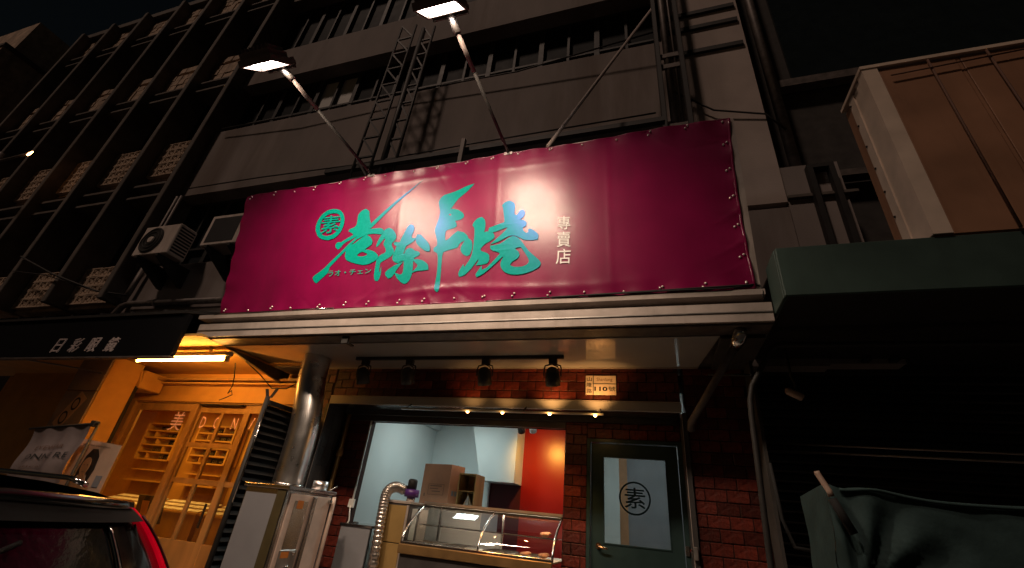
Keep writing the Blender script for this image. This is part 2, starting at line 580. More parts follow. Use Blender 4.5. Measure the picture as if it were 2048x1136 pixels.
for i in range(len(FX) - 1):
    x1, x0 = FX[i] - .08, FX[i + 1] + .08
    for z0, rows in ((10.97, 4), (11.93, 1), (14.7, 3), (15.4, 2)) + (((4.37, 4),) if i >= 3 else ()) + (((7.72, 5),) if i >= 5 else ()):
        n = int((x1 - x0) / .22)
        w = (x1 - x0) / n
        for r in range(rows):
            for k in range(n):
                x, z = x0 + (k + .5) * w, z0 + (r + .5) * .215
                y = random.uniform(0, .03)
                stuffb.box(x - w * .46, x + w * .46, y, .1, z - .1, z + .1)
part('far_block', stuffb, M['old_tile'], lb, stuff=True)
b2 = MB()
for z0, z1 in ((4.3, 5.22), (7.66, 8.82), (10.93, 12.2), (14.64, 15.92)):
    b2.box(-19.6, -9.62, .1, .3, z0, z1)
part('band_backing', b2, M['old_tile'], lb)

# dim building far left
fb = thing('stepped_building', 'dim brown building with a stepped roof at the far left edge', 'building', (-24, 1, 0))
p = MB()
p.box(-27, -22.3, -1.2, 4, 0, 13.6)
p.box(-26, -22.3, -.95, 4, 13.6, 15.2)
p.box(-25.2, -22.3, -.72, 3, 15.2, 17.0)
part('wall', p, M['old_tile'], fb)
for z in (4, 7, 10):
    for y in (-.6, .4):
        wd = part('window', MB().box(-22.32, -22.26, y, y + .7, z, z + 1.4), M['frame_dark'], fb)
        part('pane', MB().box(-22.26, -22.24, y + .06, y + .64, z + .06, z + 1.34), M['window_dark'], wd)
part('cornice', MB().box(-26, -22.2, -1.0, 4, 15.14, 15.3), M['fin'], fb)

# street lamp rods glinting on the far left
sl = thing('street_lamp', 'small lit bulb on a thin arm in front of the old block at far left', 'street lamp', (-13.2, -1, 0))
part('arm', MB().tube([(-15.2, -1, 8.0), (-13.9, -1, 8.02)], .03, 8), M['rust_steel'], sl)
part('pole', MB().tube([(-15.2, -1, -.2), (-15.2, -1, 8.3)], .06, 8), M['rust_steel'], sl)
part('bulb', MB().tube([(-13.9, -1, 7.98), (-13.86, -1, 8.02), (-13.78, -1, 8.08)], [.014, .024, .01], 8), M['bulb_warm'], sl)

# ------------------------------------------------------------------ air conditioners
ac = thing('air_conditioner', 'pale air conditioner with a round fan grille on a bracket above the left shop', 'air conditioner', (-8.35, -.4, 4.93), 'outdoor units on the first floor wall')
part('casing', MB().box(-8.80, -7.92, -.6, -.27, 4.94, 5.57, .015), M['ac_white'], ac)
fan = MB()
fan.tube([(-8.48, -.603, 5.25), (-8.48, -.612, 5.25)], .27, 28, smooth=False)
fo = part('fan_grille', fan, M['black_steel'], ac)
rg = MB()
for r in (.10, .17, .24):
    rg.tube([(-8.48 + r * math.cos(a), -.62, 5.25 + r * math.sin(a)) for a in [i * 2 * math.pi / 24 for i in range(25)]], .006, 5, cap=False)
part('guard_ring', rg, M['frame_dark'], fo)
part('hub', MB().tube([(-8.48, -.612, 5.25), (-8.48, -.635, 5.25)], [.075, .06], 16), M['ac_white'], fo)
lv = MB()
for k in range(9):
    lv.box(-7.92, -7.913, -.57, -.30, 5.0 + k * .06, 5.03 + k * .06)
part('side_louvre', lv, M['frame_dark'], ac)
for x in (-8.6, -8.1):
    b = MB()
    b.prism([(-.62, 4.935), (0, 4.935), (0, 4.55), (-.06, 4.55), (-.62, 4.88)], 0, x - .025, x + .025)
    part('bracket', b, M['black_steel'], ac)
ac2 = copy_tree(ac)
for c in list(ac2.children):
    if c.name.startswith('fan_grille'):
        for g in list(c.children):
            bpy.data.objects.remove(g)
        bpy.data.objects.remove(c)
part('front_grille', MB().box(-8.72, -8.10, -.606, -.60, 5.0, 5.50), M['frame_dark'], ac2)
ac2.location.x += 1.60
ac2.location.z += .06
ac2['label'] = 'air conditioner half hidden behind the left edge of the magenta sign'

pp = thing('drain_pipe', 'brown drain pipe running along the wall to a bent elbow left of the sign', 'pipe', (-8, -.15, 4.2))
part('pipe', MB().tube([(-5.5, -.1, 4.19), (-9.05, -.1, 4.24), (-9.2, -.1, 4.2), (-9.3, -.12, 3.95), (-9.32, -.12, 3.8)], .055, 10), M['rust_steel'], pp)
part('riser', MB().tube([(-9.25, -.1, 4.3), (-9.22, -.1, 4.55), (-9.2, -.1, 5.0)], .05, 10), M['rust_steel'], pp)
part('clamp', MB().tube([(-8.35, -.1, 4.235), (-8.40, -.1, 4.235)], .066, 10), M['galv'], pp)
cd = thing('wall_conduit', 'pair of brown conduits rising from the fan unit beside the old block', 'conduit', (-9.3, -.1, 6))
for a in (-.06, .06):
    part('pipe', MB().tube([(-9.35 + a, -.1, 6.8), (-9.35 + a, -.1, 5.2 + a * 4), (-9.2 + a, -.25, 5.55)], .03, 8), M['rust_steel'], cd)
solo('overhead_wire', MB().tube([(-12.9, -.35, 5.45), (-11.2, -.4, 4.85), (-9.8, -.3, 4.45), (-9.15, -.15, 4.4)], .018, 6), M['black_steel'], 'black wire sagging across the breeze blocks to the drain pipe', 'wire', (-11, -.3, 4.9))
solo('thin_wire', MB().tube([(-12.9, -.33, 5.1), (-11.6, -.35, 4.9), (-10, -.3, 4.5), (-9.2, -.12, 4.32)], .009, 5), M['black_steel'], 'thin wire below the thicker one on the breeze block band', 'wire', (-11, -.3, 4.7))

# ------------------------------------------------------------------ steel standing behind the sign
lt = thing('steel_lattice', 'black steel lattice mast rising behind the left half of the magenta sign', 'mast', (-4.15, -.6, 5.0))
ch = [(-4.5, -.62), (-4.16, -.62), (-4.05, -.50), (-3.80, -.5)]
for (x, y), r in zip(ch, (.022, .022, .05, .025)):
    part('chord', MB().tube([(x, y, 5.0), (x, y, 10.1)], r, 8), M['black_steel'], lt)
for a, b in ((0, 1), (2, 3)):
    z = 5.1
    k = 0
    while z < 10:
        (xa, ya), (xb, yb) = ch[a], ch[b]
        part('rung', MB().bar((xa, ya, z), (xb, yb, z), .03), M['black_steel'], lt)
        part('brace', MB().bar((xa, ya, z + .46), (xb, yb, z), .03), M['black_steel'], lt)
        z += .46
po = thing('steel_post', 'tall black steel post with a grey pipe behind the right end of the sign', 'post', (.57, -.4, 5.0))
for x in (.39, .72):
    part('channel', MB().box(x - .035, x + .035, -.46, -.34, 4.9, 13, .008), M['black_steel'], po)
part('pipe', MB().tube([(.53, -.34, 6.3), (.53, -.34, 13)], .055, 12), M['rust_steel'], po)
part('thin_pipe', MB().tube([(.63, -.37, 6.2), (.63, -.37, 13)], .02, 8), M['rust_steel'], po)
for z in (5.6, 6.32, 7.6, 7.85):
    part('cross_plate', MB().box(.40, .71, -.40, -.36, z, z + .09), M['rust_steel'], po)
cl = thing('steel_post', 'short black steel stub standing behind the sign near its middle', 'post', (-2.0, -.7, 5.0))
part('stub', MB().box(-2.55, -2.49, -.7, -.64, 5.0, 6.45), M['rust_steel'], cl)
part('beam', MB().box(-5.1, .38, -.6, -.52, 6.28, 6.36), M['black_steel'], cl)

for k, (pts, l) in enumerate((([(-9.2, -.12, 8.78), (-7, -.16, 8.66), (-4.6, -.14, 8.72), (-2, -.16, 8.6), (.4, -.3, 8.7)], 'thin black cable sagging along the upper parapet edge'), ([(-9.3, -.1, 7.0), (-7.2, -.12, 6.97), (-5, -.14, 6.88), (-3, -.12, 6.96), (.3, -.2, 6.9)], 'thin black cable sagging along the lower parapet edge'), ([(.6, -.1, 7.4), (1.1, -.08, 6.9), (1.74, -.05, 6.7), (1.95, .0, 6.4)], 'black cable crossing the pale pier to the grey pole'))):
    solo('overhead_wire', MB().tube(pts, .014, 6), M['black_steel'], l, 'wire', pts[1])

# ------------------------------------------------------------------ canopy over the shop
cp = thing('metal_canopy', 'long steel edged canopy under the magenta sign', 'canopy', (-2.2, -.6, 3.06))
fa = MB()
fa.prism([(-1.15, 3.085), (-1.16, 3.255), (-1.03, 3.268), (-1.03, 3.252), (-1.12, 3.235), (-1.115, 3.085)], 0, -5.52, 1.03)
part('fascia', fa, M['alu'], cp)
part('ledge', MB().prism([(-1.02, 3.335), (-1.16, 3.335), (-1.165, 3.385), (-1.02, 3.40)], 0, -5.6, 1.0), M['alu'], cp)
part('groove', MB().box(-5.52, 1.0, -1.03, -.95, 3.27, 3.334), M['rust_steel'], cp)
part('rib', MB().box(-5.52, 1.03, -1.165, -1.158, 3.165, 3.175), M['galv'], cp)
part('underside_rail', MB().box(-5.5, 1.02, -1.113, -.9, 3.066, 3.10), M['rust_steel'], cp)
so = MB()
so.prism([(-5.27, -.898), (.63, -.898), (.50, 0), (-4.50, 0), (-4.50, -.14)], 2, 3.055, 3.064)
part('soffit_panel', so, M['soffit'], cp)
part('roof_sheet', MB().box(-5.5, 1.02, -.9, 0, 3.10, 3.13), M['rust_steel'], cp)
part('soffit_trim', MB().box(-4.4, .5, -.012, -.002, 3.040, 3.054), M['alu'], cp)
part('end_plate', MB().box(.63, 1.0, -.9, -.01, 3.03, 3.06), M['dark_wall'], cp)
part('side_board', MB().prism([(-.9, 3.05), (.28, 3.05), (.28, 2.86)], 0, -5.29, -5.25), M['rust_steel'], cp)
part('hanger', MB().box(-3.32, -3.24, -1.1, -1.07, 2.985, 3.066).box(-3.27, -3.23, -1.07, -.98, 2.985, 3.0), M['black_steel'], cp)

br = thing('drain_pipe', 'shiny black pipe with a bright elbow under the right end of the canopy', 'pipe', (.6, -.6, 2.9))
part('elbow', MB().tube([(.78, -1.02, 3.07), (.775, -1.02, 3.02), (.76, -1.0, 2.98), (.73, -.93, 2.93)], [.05, .062, .06, .045], 14), M['chrome'], br)
part('pipe', MB().tube([(.73, -.93, 2.93), (.36, -.2, 2.42), (.36, -.14, 2.36)], .035, 12), M['rust_steel'], br)

# ------------------------------------------------------------------ the sign
BL, BR_, TL, TR = Vector((-5.27, -1.15, 3.40)), Vector((.93, -1.15, 3.40)), Vector((-5.28, -1.48, 5.06)), Vector((.92, -1.42, 5.25))
SN = Vector((0, -.983, -.185))
def SP(u, v, off=0.0):
    return (BL * (1 - u) + BR_ * u) * (1 - v) + (TL * (1 - u) + TR * u) * v + SN * off
sg = thing('shop_sign', 'large crimson vinyl sign with teal brush lettering above the canopy', 'sign', (-2.2, -1.3, 3.4))
rc = random.Random(31)
CREASE = []
for k in range(30):
    top = rc.random() < .5
    u0 = rc.uniform(.03, .97)
    ang = rc.uniform(.5, 1.1) * rc.choice((-1, 1))
    CREASE.append((u0 * 6.2, 1.72 if top else .03, math.cos(ang) * rc.choice((-1, 1)), (-1 if top else 1) * abs(math.sin(ang)), rc.uniform(.12, .34), rc.uniform(.012, .024), rc.uniform(-.006, .006)))
for k in range(8):
    CREASE.append((6.17, rc.uniform(.1, 1.6), -1, rc.uniform(-.5, .5), rc.uniform(.15, .35), rc.uniform(.014, .024), rc.uniform(-.006, .006)))
def cloth(u, v):
    eu = min(u, 1 - u) * 6.2
    ev = min(v, 1 - v) * 1.75
    off = .0
    # pulled flat at every screw, puckered between them near the hems
    off += .018 * math.exp(-ev / .10) * math.sin(u * 6.2 / .36 * math.pi) ** 2
    off += .018 * math.exp(-eu / .09) * math.sin(v * 1.75 / .30 * math.pi) ** 2
    off += .011 * math.sin((u - .48) * 7.49) * min(1, ev / .12)
    for uc in (.40, .60, .80):
        off += .0016 * math.exp(-((u - uc) / .005) ** 2)
    off += .007 * math.exp(-((v - .075 - .02 * math.sin(u * 15)) / .022) ** 2) * math.exp(-((u - .55) / .22) ** 2)
    off += .004 * math.exp(-((v - .90 + .015 * math.sin(u * 11)) / .02) ** 2) * math.exp(-((u - .45) / .25) ** 2)
    X, Y = u * 6.2, v * 1.75
    if ev < .45 or eu < .45:
        for cx, cy, dx, dy, ln, wd, am in CREASE:
            ax_, ay_ = X - cx, Y - cy
            t = ax_ * dx + ay_ * dy
            if -.02 < t < ln * 1.6:
                d = ax_ * dy - ay_ * dx
                if abs(d) < wd * 3:
                    off += am * math.exp(-(d / wd) ** 2) * math.exp(-(t / ln) ** 2)
    dz = .012 * math.sin(u * 23) * math.exp(-(1 - v) / .03)
    p = SP(u, v, off)
    if u > .97:
        p.x += -.03 * math.sin(v * math.pi) * (u - .97) / .03
    p.z += dz
    return p
part('banner', MB().grid(cloth, 330, 90), M['banner'], sg)
hem = MB()
for k in range(2):
    v = k
    hem.tube([cloth(i / 80, v) + SN * -.012 for i in range(81)], .014, 6)
hem.tube([cloth(1, j / 24) + SN * -.012 for j in range(25)], .016, 6)
part('rolled_hem', hem, M['banner'], sg)
fr = MB()
fr.obox(SP(.5, .01, -.06), (1, 0, 0), SN, (0, -.185, .983), 3.08, .03, .03)
fr.bar(SP(.0, .985, -.06), SP(1, .985, -.06), .06)
fr.bar(SP(.004, 0, -.06), SP(.004, 1, -.06), .06)
fr.bar(SP(.996, 0, -.06), SP(.996, 1, -.06), .06)
for u in (.2, .4, .6, .8):
    fr.bar(SP(u, 0, -.06), SP(u, 1, -.06), .05)
part('frame', fr, M['rust_steel'], sg)
part('edge_trim', MB().bar(SP(1.0035, 0, -.02), SP(1.0035, 1.0, -.02), .02, .05), M['alu'], sg)
part('top_trim', MB().bar(SP(.02, 1.004, -.035), SP(.985, 1.004, -.035), .035, .02), M['alu'], sg)
for u in (.08, .32, .56, .8, .97):
    part('strut', MB().bar(SP(u, .95, -.08), (SP(u, 0).x, -.02, 4.95), .045), M['rust_steel'], sg)

scr = MB()
scr.tube([(0, .002, 0), (0, -.006, 0), (0, -.012, 0)], [.012, .011, .005], 8)
sme = scr.mesh('screw', M['nickel'])
def screw(u, v):
    p = cloth(u, v) + SN * .002
    o = put('screw', sme, sg, p - Vector(sg.location))
    o.rotation_euler = (rad(10.6), 0, 0)
n = 18
for i in range(n):
    u = .012 + (i + random.uniform(-.12, .12)) * .976 / (n - 1)
    for v in (.022, .978):
        screw(min(.99, max(.01, u)), v + random.uniform(-.008, .008))
        if random.random() < .45:
            screw(min(.99, max(.01, u + .004)), v + .012 + random.uniform(-.004, .004))
for j in range(1, 6):
    for k in range(2):
        screw(.988 + .006 * k, j / 6 + .012 * k)

STROKES = [[[(3033,6968),(3102,7269),(3190,7355),(3276,7138),(3288,6782),(3322,6385),(3363,6106),(3289,5862),(3198,5646),(3110,5374),(3007,5175),(2862,4990),(2779,4816),(2730,4561),(2685,4427),(2626,4563),(2606,4741),(2628,4904),(2668,4938),(2723,4891),(2798,5048),(2911,5245),(2997,5383),(2992,5488),(2932,5649),(2866,5745),(2880,5878),(2969,5946),(3034,6092),(3042,6437),(3038,6790)]],[[(4216,8456),(3863,7465),(3650,6757),(3477,6146),(3337,5693),(3218,5434),(3120,5166),(2979,4710),(2894,4368),(2738,3816),(2584,3228),(2534,3076),(2545,2874),(2514,2619),(2372,2194),(2311,1979),(2267,2022),(2193,2370),(2228,2494),(2358,2793),(2466,3096),(2499,3253),(2640,3712),(2816,4294),(2901,4636),(3043,5059),(3182,5550),(3325,5971),(3465,6426),(3642,6968),(3837,7534)]],[[(3201,5577),(3337,5693),(3498,5668),(3597,5668),(3672,5524),(3675,5322),(3626,5228),(3492,5347),(3352,5361),(3217,5251),(3123,5097),(3151,5358)]],[[(2884,4372),(2984,4607),(3062,4680),(3205,5080),(3297,5247),(3395,5075),(3455,4772),(3454,4520),(3360,4328),(3280,4118),(3400,4097),(3536,3921),(3626,3633),(3638,3455),(3584,3279),(3456,3086),(3341,3042),(3196,3162),(3048,3336),(2933,3522),(2885,3756),(2885,4069)],[(3136,3789),(3187,3970),(3263,4057),(3369,3911),(3408,3787),(3371,3648),(3274,3614),(3171,3679)]],[[(2686,7019),(2715,6650),(2709,6158),(2660,5688),(2552,5347),(2410,5241),(2254,5356),(2143,5610),(2062,6070),(2041,6511),(2074,7006),(2158,7443),(2276,7681),(2404,7715),(2539,7592),(2626,7371)],[(2604,7093),(2643,6753),(2639,6294),(2599,5853),(2498,5578),(2374,5507),(2263,5578),(2180,5823),(2143,6181),(2129,6618),(2159,7040),(2252,7326),(2355,7425),(2485,7400),(2555,7295)]],[[(3573,4325),(3577,4553),(3616,4909),(3675,5306),(3714,5524),(3793,5586),(3865,5487),(3937,5203),(3982,4910),(3971,4686),(3923,4544),(3889,4397),(3912,4162),(3961,3920),(3970,3694),(3919,3487),(3832,3336),(3757,3203),(3695,3088),(3696,2755),(3700,2358),(3724,2265),(3739,2523),(3744,2259),(3726,1916),(3697,1802),(3642,1850),(3614,2161),(3615,2601),(3621,3087),(3624,3310),(3651,3481),(3698,3647),(3776,3712),(3816,3879),(3777,4163),(3726,4409),(3737,4634),(3767,4899),(3756,4996),(3690,4789),(3632,4534),(3593,4341)]],[[(3955,4419),(3973,4458),(4055,4406),(4095,4414),(4096,4549),(4131,4854),(4173,5157),(4213,5508),(4261,5650),(4330,5575),(4359,5312),(4335,5049),(4305,4789),(4338,4596),(4416,4590),(4371,4405),(4298,4253),(4223,4145),(4204,3973),(4192,3755),(4169,3497),(4232,3565),(4225,3744),(4260,3866),(4310,3915),(4378,3826),(4416,3660),(4502,3588),(4539,3446),(4511,3324),(4412,3225),(4408,2988),(4416,2556),(4415,2046),(4378,1676),(4334,1498),(4284,1467),(4216,1588),(4128,1863),(4062,2221),(4090,2171),(4172,2065),(4222,2095),(4240,2304),(4238,2691),(4226,3085),(4159,3061),(4098,2948),(4030,3034),(3977,3204),(3968,3428),(3990,3687),(4018,3991),(4036,4209),(3981,4274)]],[[(4178,2925),(4133,2721),(4078,2476),(4037,2185),(3982,1941),(3930,1932),(3868,2141),(3854,2318),(3895,2460),(3991,2673),(4103,2838)]],[[(4418,3050),(4508,3045),(4613,2928),(4709,2687),(4735,2553),(4744,2298),(4634,2285),(4546,2287),(4496,2279),(4441,2209),(4492,2386),(4531,2546),(4533,2673),(4489,2835)]],[[(4430,4562),(4447,4825),(4513,4800),(4558,4605),(4630,4357),(4703,4067),(4737,3794),(4731,3579),(4667,3600),(4570,3850),(4485,4099),(4446,4289)]],[[(5511,8065),(5379,7982),(5218,7760),(5055,7615),(4929,7563),(4861,7366),(4830,7113),(4859,6679),(4889,6363),(4872,5847),(4833,5419),(4804,4989),(4859,4532),(4890,4161),(4889,3840),(4820,3757),(4826,3542),(4912,3409),(4936,2948),(4946,2256),(4936,1581),(4922,1050),(4938,848),(4980,760),(5007,867),(5004,1432),(5001,2106),(4995,2861),(4998,3452),(5141,3545),(5299,3633),(5305,3805),(5350,3999),(5495,4158),(5471,4342),(5395,4617),(5272,4735),(5196,4550),(5103,4228),(5034,4146),(5015,4474),(5015,4834),(5042,4969),(5203,5050),(5241,5179),(5215,5407),(5170,5572),(5312,5585),(5378,5775),(5342,6011),(5255,6271),(5127,6419),(5045,6382),(5103,6565),(5157,6878),(5232,7220),(5388,7596)],[(5034,6036),(5082,6164),(5137,6028),(5100,5896)]],[[(5361,3453),(5386,3716),(5440,4024),(5500,4140),(5557,3983),(5583,3704),(5571,3332),(5547,3046),(5494,3009),(5422,3138)]],[[(5565,5053),(5599,5291),(5657,5491),(5733,5525),(5790,5350),(5807,5039),(5802,4711),(5788,4416),(5844,4476),(5950,4409),(5991,4205),(5994,4016),(5915,3857),(5835,3725),(5771,3533),(5737,3331),(5763,3164),(5855,3057),(5916,2907),(5922,2593),(5896,2394),(5794,2345),(5697,2320),(5744,2593),(5726,2781),(5671,2509),(5590,2115),(5478,1730),(5389,1674),(5363,1810),(5393,2115),(5440,2364),(5456,2151),(5522,2447),(5582,2797),(5606,3108),(5620,3530),(5624,4068),(5622,4561),(5615,4894)]],[[(5892,4730),(5960,4758),(6048,4859),(6136,4933),(6195,4990),(6170,5493),(6148,6058),(6119,6183),(6176,6381),(6251,6430),(6335,6278),(6357,6017),(6345,5746),(6345,5418),(6411,5378),(6467,5665),(6518,5669),(6549,5465),(6515,5209),(6429,5056),(6517,4993),(6584,4832),(6571,4598),(6507,4543),(6517,4275),(6583,4092),(6640,4124),(6624,4340),(6652,4355),(6724,4197),(6803,3908),(6784,3657),(6672,3645),(6558,3711),(6470,3898),(6382,4088),(6280,4099),(6180,3923),(6065,3752),(5970,3668),(6034,3869),(6147,4201),(6231,4490),(6265,4692),(6185,4642),(6083,4520),(5965,4430),(5890,4432)]],[[(5944,3476),(6010,3480),(6098,3503),(6184,3658),(6268,3892),(6354,3966),(6428,3861),(6502,3574),(6547,3327),(6636,2890),(6736,2558),(6820,2285),(6855,2078),(6822,1891),(6728,1720),(6605,1579),(6467,1515),(6326,1574),(6225,1748),(6164,2015),(6146,2273),(6184,2620),(6226,2684),(6168,2753),(6092,2493),(5988,2164),(5890,1883),(5792,1653),(5720,1569),(5696,1677),(5743,1921),(5786,2141),(5794,1933),(5888,2011),(5985,2343),(6081,2701),(6150,2965),(6075,3092),(5985,3199),(5946,3316)],[(6364,3155),(6434,3261),(6505,3264),(6565,2963),(6639,2537),(6669,2278),(6629,2041),(6519,1922),(6392,1955),(6313,2076),(6304,2179),(6345,2370),(6442,2544),(6475,2737),(6452,2948)]]]
CH = [0, 0, 0, 0, 5, 1, 1, 1, 1, 1, 2, 3, 3, 3, 3]
def chaikin(l):
    o = []
    n = len(l)
    for i in range(n):
        a, b = l[i], l[(i + 1) % n]
        p = l[i - 1]
        d1 = Vector((a[0] - p[0], a[1] - p[1]))
        d2 = Vector((b[0] - a[0], b[1] - a[1]))
        o.append((a[0] * .82 + (p[0] + b[0]) * .09, a[1] * .82 + (p[1] + b[1]) * .09) if d1.length and d2.length and d1.normalized().dot(d2.normalized()) > .3 else a)
        o.append(((a[0] + b[0]) / 2, (a[1] + b[1]) / 2))
    return o
def fill(loops):
    cu = bpy.data.curves.new('stroke', 'CURVE')
    cu.dimensions = '2D'
    cu.fill_mode = 'BOTH'
    cu.offset = .007
    for l in loops:
        l = chaikin(l)
        sp = cu.splines.new('POLY')
        sp.points.add(len(l) - 1)
        for q, (a, b) in zip(sp.points, l):
            q.co = (a / 10000 * 6.2, b / 10000 * 1.75, 0, 1)
        sp.use_cyclic_u = True
    ob = bpy.data.objects.new('stroke', cu)
    COL.objects.link(ob)
    dg = bpy.context.evaluated_depsgraph_get()
    me = bpy.data.meshes.new_from_object(ob.evaluated_get(dg))
    vs = [(v.co.x / 6.2, v.co.y / 1.75) for v in me.vertices]
    fs = [tuple(q.vertices) for q in me.polygons]
    bpy.data.objects.remove(ob)
    bpy.data.curves.remove(cu)
    bpy.data.meshes.remove(me)
    return vs, fs
chars = {}
for i, loops in enumerate(STROKES):
    vs, fs = fill(loops)
    b = chars.setdefault(CH[i], MB())
    b.add([cloth(u, v) + SN * (.004 + .0012 * (i % 5)) for u, v in vs], fs)
names = {0: 'first large brush character', 1: 'second large brush character', 2: 'tall central brush character', 3: 'last large brush character', 5: 'round ring of the emblem'}
for k, b in chars.items():
    part('character' if k != 5 else 'emblem_ring', b, M['teal_film'], sg, names[k])
def onsign(a, b, c, d, off=.008):
    return lambda s, t, h: SN * off + cloth((a[0] * (1 - s) + b[0] * s) * (1 - t) + (d[0] * (1 - s) + c[0] * s) * t,
                              (a[1] * (1 - s) + b[1] * s) * (1 - t) + (d[1] * (1 - s) + c[1] * s) * t)
lettering('\u7d20', onsign((.2176, .5764), (.2672, .5767), (.2611, .7161), (.2142, .7253), .012), M['teal_film'], sg, 'emblem_character', bold=.006)
lettering('\u30e9\u30aa\u30fb\u30c1\u30a7\u30f3', onsign((.2561, .235), (.3547, .2354), (.353, .2717), (.2536, .2805), .012), M['teal_film'], sg, 'small_lettering', bold=.012)
lettering('\u5c08', onsign((.7142, .4101), (.7356, .4084), (.7357, .4926), (.714, .4984)), M['white_film'], sg, 'small_character', bold=.004)
lettering('\u8ce3', onsign((.7127, .3022), (.7363, .2977), (.7364, .3921), (.7125, .3978)), M['white_film'], sg, 'small_character', bold=.004)
lettering('\u5e97', onsign((.7112, .1973), (.7362, .1936), (.7363, .2853), (.7118, .29)), M['white_film'], sg, 'small_character', bold=.006)

cb = MB()
cb.tube([(-.9, -1.165, 3.40), (-.3, -1.175, 3.405), (.3, -1.175, 3.415), (.86, -1.17, 3.425), (.95, -1.15, 3.44)], .009, 6)
cb.tube([(-1.6, -1.16, 3.395), (-.5, -1.18, 3.398), (.2, -1.18, 3.402), (.7, -1.18, 3.398), (.97, -1.15, 3.43)], .007, 6)
cb.tube([(.97, -1.15, 3.43), (.985, -1.16, 3.36), (.975, -1.16, 3.30)], .006, 6)
solo('loose_cable', cb, M['rubber'], 'black cables lying along the bottom right edge of the sign', 'cable', (0, -1.17, 3.4))
cb = MB()
cb.tube([(-5.42, -1.15, 3.37), (-5.25, -1.17, 3.395), (-4.6, -1.17, 3.392), (-4.0, -1.17, 3.40), (-3.5, -1.17, 3.396)], .007, 6)
solo('loose_cable', cb, M['chrome'], 'thin bright cable lying along the bottom left edge of the sign', 'cable', (-4.6, -1.17, 3.4))
solo('cable_loop', MB().tube([(1.02, -.02, 5.03), (1.05, -.05, 4.92)] + [(1.13 + .09 * math.cos(a), -.05, 4.98 + .09 * math.sin(a)) for a in [3.6 + i * .5 for i in range(11)]], .012, 6), M['black_steel'], 'small coil of black cable on the wall right of the sign', 'cable', (1.1, -.05, 5))

# floodlights on long arms
def floodlight(base, tip, c, watts, label):
    t = thing('floodlight', label, 'floodlight', base, 'floodlights on arms over the sign')
    base, tip, c = Vector(base), Vector(tip), Vector(c)
    nrm = Vector((0, .72, -.69)).normalized()
    ax = Vector((1, 0, 0))
    hh = nrm.cross(ax) * -1
    if hh.y < 0: hh = -hh
    a1 = base.lerp(tip, .74)
    part('arm', MB().tube([base, a1], .018, 10), M['black_steel'], t)
    part('arm_sleeve', MB().tube([a1, tip], .022, 10), M['housing'], t)
    part('foot', MB().obox(base + Vector((0, .02, -.02)), (1, 0, 0), (0, 1, 0), (0, 0, 1), .05, .05, .02), M['galv'], t)
    bk = MB()
    e = c + hh * .18
    bk.obox(e + hh * .03, ax, hh, nrm, .17, .012, .05)
    bk.obox(e - ax * .175 - hh * .05, ax, hh, nrm, .006, .09, .02).obox(e + ax * .175 - hh * .05, ax, hh, nrm, .006, .09, .02)
    part('bracket', bk, M['housing'], t)
    part('knuckle', MB().tube([tip, e + hh * .02], .035, 10), M['galv'], t)
    hs = MB()
    hs.obox(c - nrm * .045, ax, hh, nrm, .175, .125, .035)
    for k in range(7):
        hs.obox(c - nrm * .10 + ax * (-.15 + k * .05), ax, hh, nrm, .006, .11, .022)
    hb = part('housing', hs, M['housing'], t)
    rm = MB()
    for sx in (-1, 1):
        rm.obox(c + ax * (sx * .185) + nrm * .01, ax, hh, nrm, .012, .14, .03)
        rm.obox(c + hh * (sx * .13) + nrm * .01, ax, hh, nrm, .173, .012, .03)
    part('rim', rm, M['housing'], hb)
    part('lens', MB().obox(c + nrm * .0, ax, hh, nrm, .170, .116, .008), M['lens_hot'], t)
    ld = bpy.data.lights.new('floodlight_beam', 'AREA')
    ld.shape = 'RECTANGLE'
    ld.size, ld.size_y = .33, .22
    ld.energy = watts
    ld.color = (1.0, .74, .52)
    ld.spread = rad(116)
    lo = bpy.data.objects.new('floodlight_beam', ld)
    COL.objects.link(lo)
    lo.parent = t
    lo.location = c + nrm * .03 - base
    lo.rotation_euler = nrm.to_track_quat('-Z', 'Y').to_euler()
floodlight((-3.29, -1.45, 5.15), (-3.36, -2.87, 5.19), (-3.47, -3.12, 5.16), 40, 'floodlight on a long arm over the left part of the sign')
floodlight((-1.45, -1.43, 5.20), (-1.49, -2.92, 5.22), (-1.53, -3.20, 5.19), 40, 'brightly glowing floodlight on an arm over the middle of the sign')
solo('tie_rod', MB().tube([(-.98, -1.44, 5.21), (.37, -.42, 9.15)], .022, 8), M['rod'], 'thin grey tie rod from the sign top up to the black steel post', 'rod', (-.3, -.9, 7))

# ------------------------------------------------------------------ brick shopfront
def brick_mesh(w, h=.103):
    return MB().box(-w / 2, w / 2, -.010, .012, -h / 2, h / 2, .004).mesh('brick', M['brick'])
BR = [brick_mesh(.187), brick_mesh(.187), brick_mesh(.09)]
def bricks(t, x0, x1, z0, z1, y, phase=0, skip=None):
    r = 0
    z = z0
    while z + .03 < z1:
        h = min(.112, z1 - z)
        x = x0 - (.0975 if (r + phase) % 2 else 0)
        while x < x1 - .02:
            a, b = max(x, x0), min(x + .195, x1)
            if b - a > .03 and not (skip and skip((a + b) / 2, z + h / 2)):
                o = put('brick', BR[r % 2], t, Vector(((a + b) / 2, y + random.uniform(-.004, .003), z + h / 2)) - Vector(t.location))
                o.scale = ((b - a - .008) / .187, 1, (h - .008) / .104)
            x += .195
        z += .112
        r += 1
hw = thing('brick_wall', 'red brick front wall above and beside the shop opening, under the canopy', 'wall', (-2, 0, 0))
part('backing', MB().box(-4.66, -4.15, .012, .3, 0, 3.05).box(-4.15, .29, .012, .3, 2.67, 3.05).box(.33, .95, .012, .3, 0, 3.05), M['mortar'], hw)
bricks(hw, -4.14, .29, 2.665, 3.05, .012)
bricks(hw, -4.66, -4.16, 1.5, 3.05, .012)
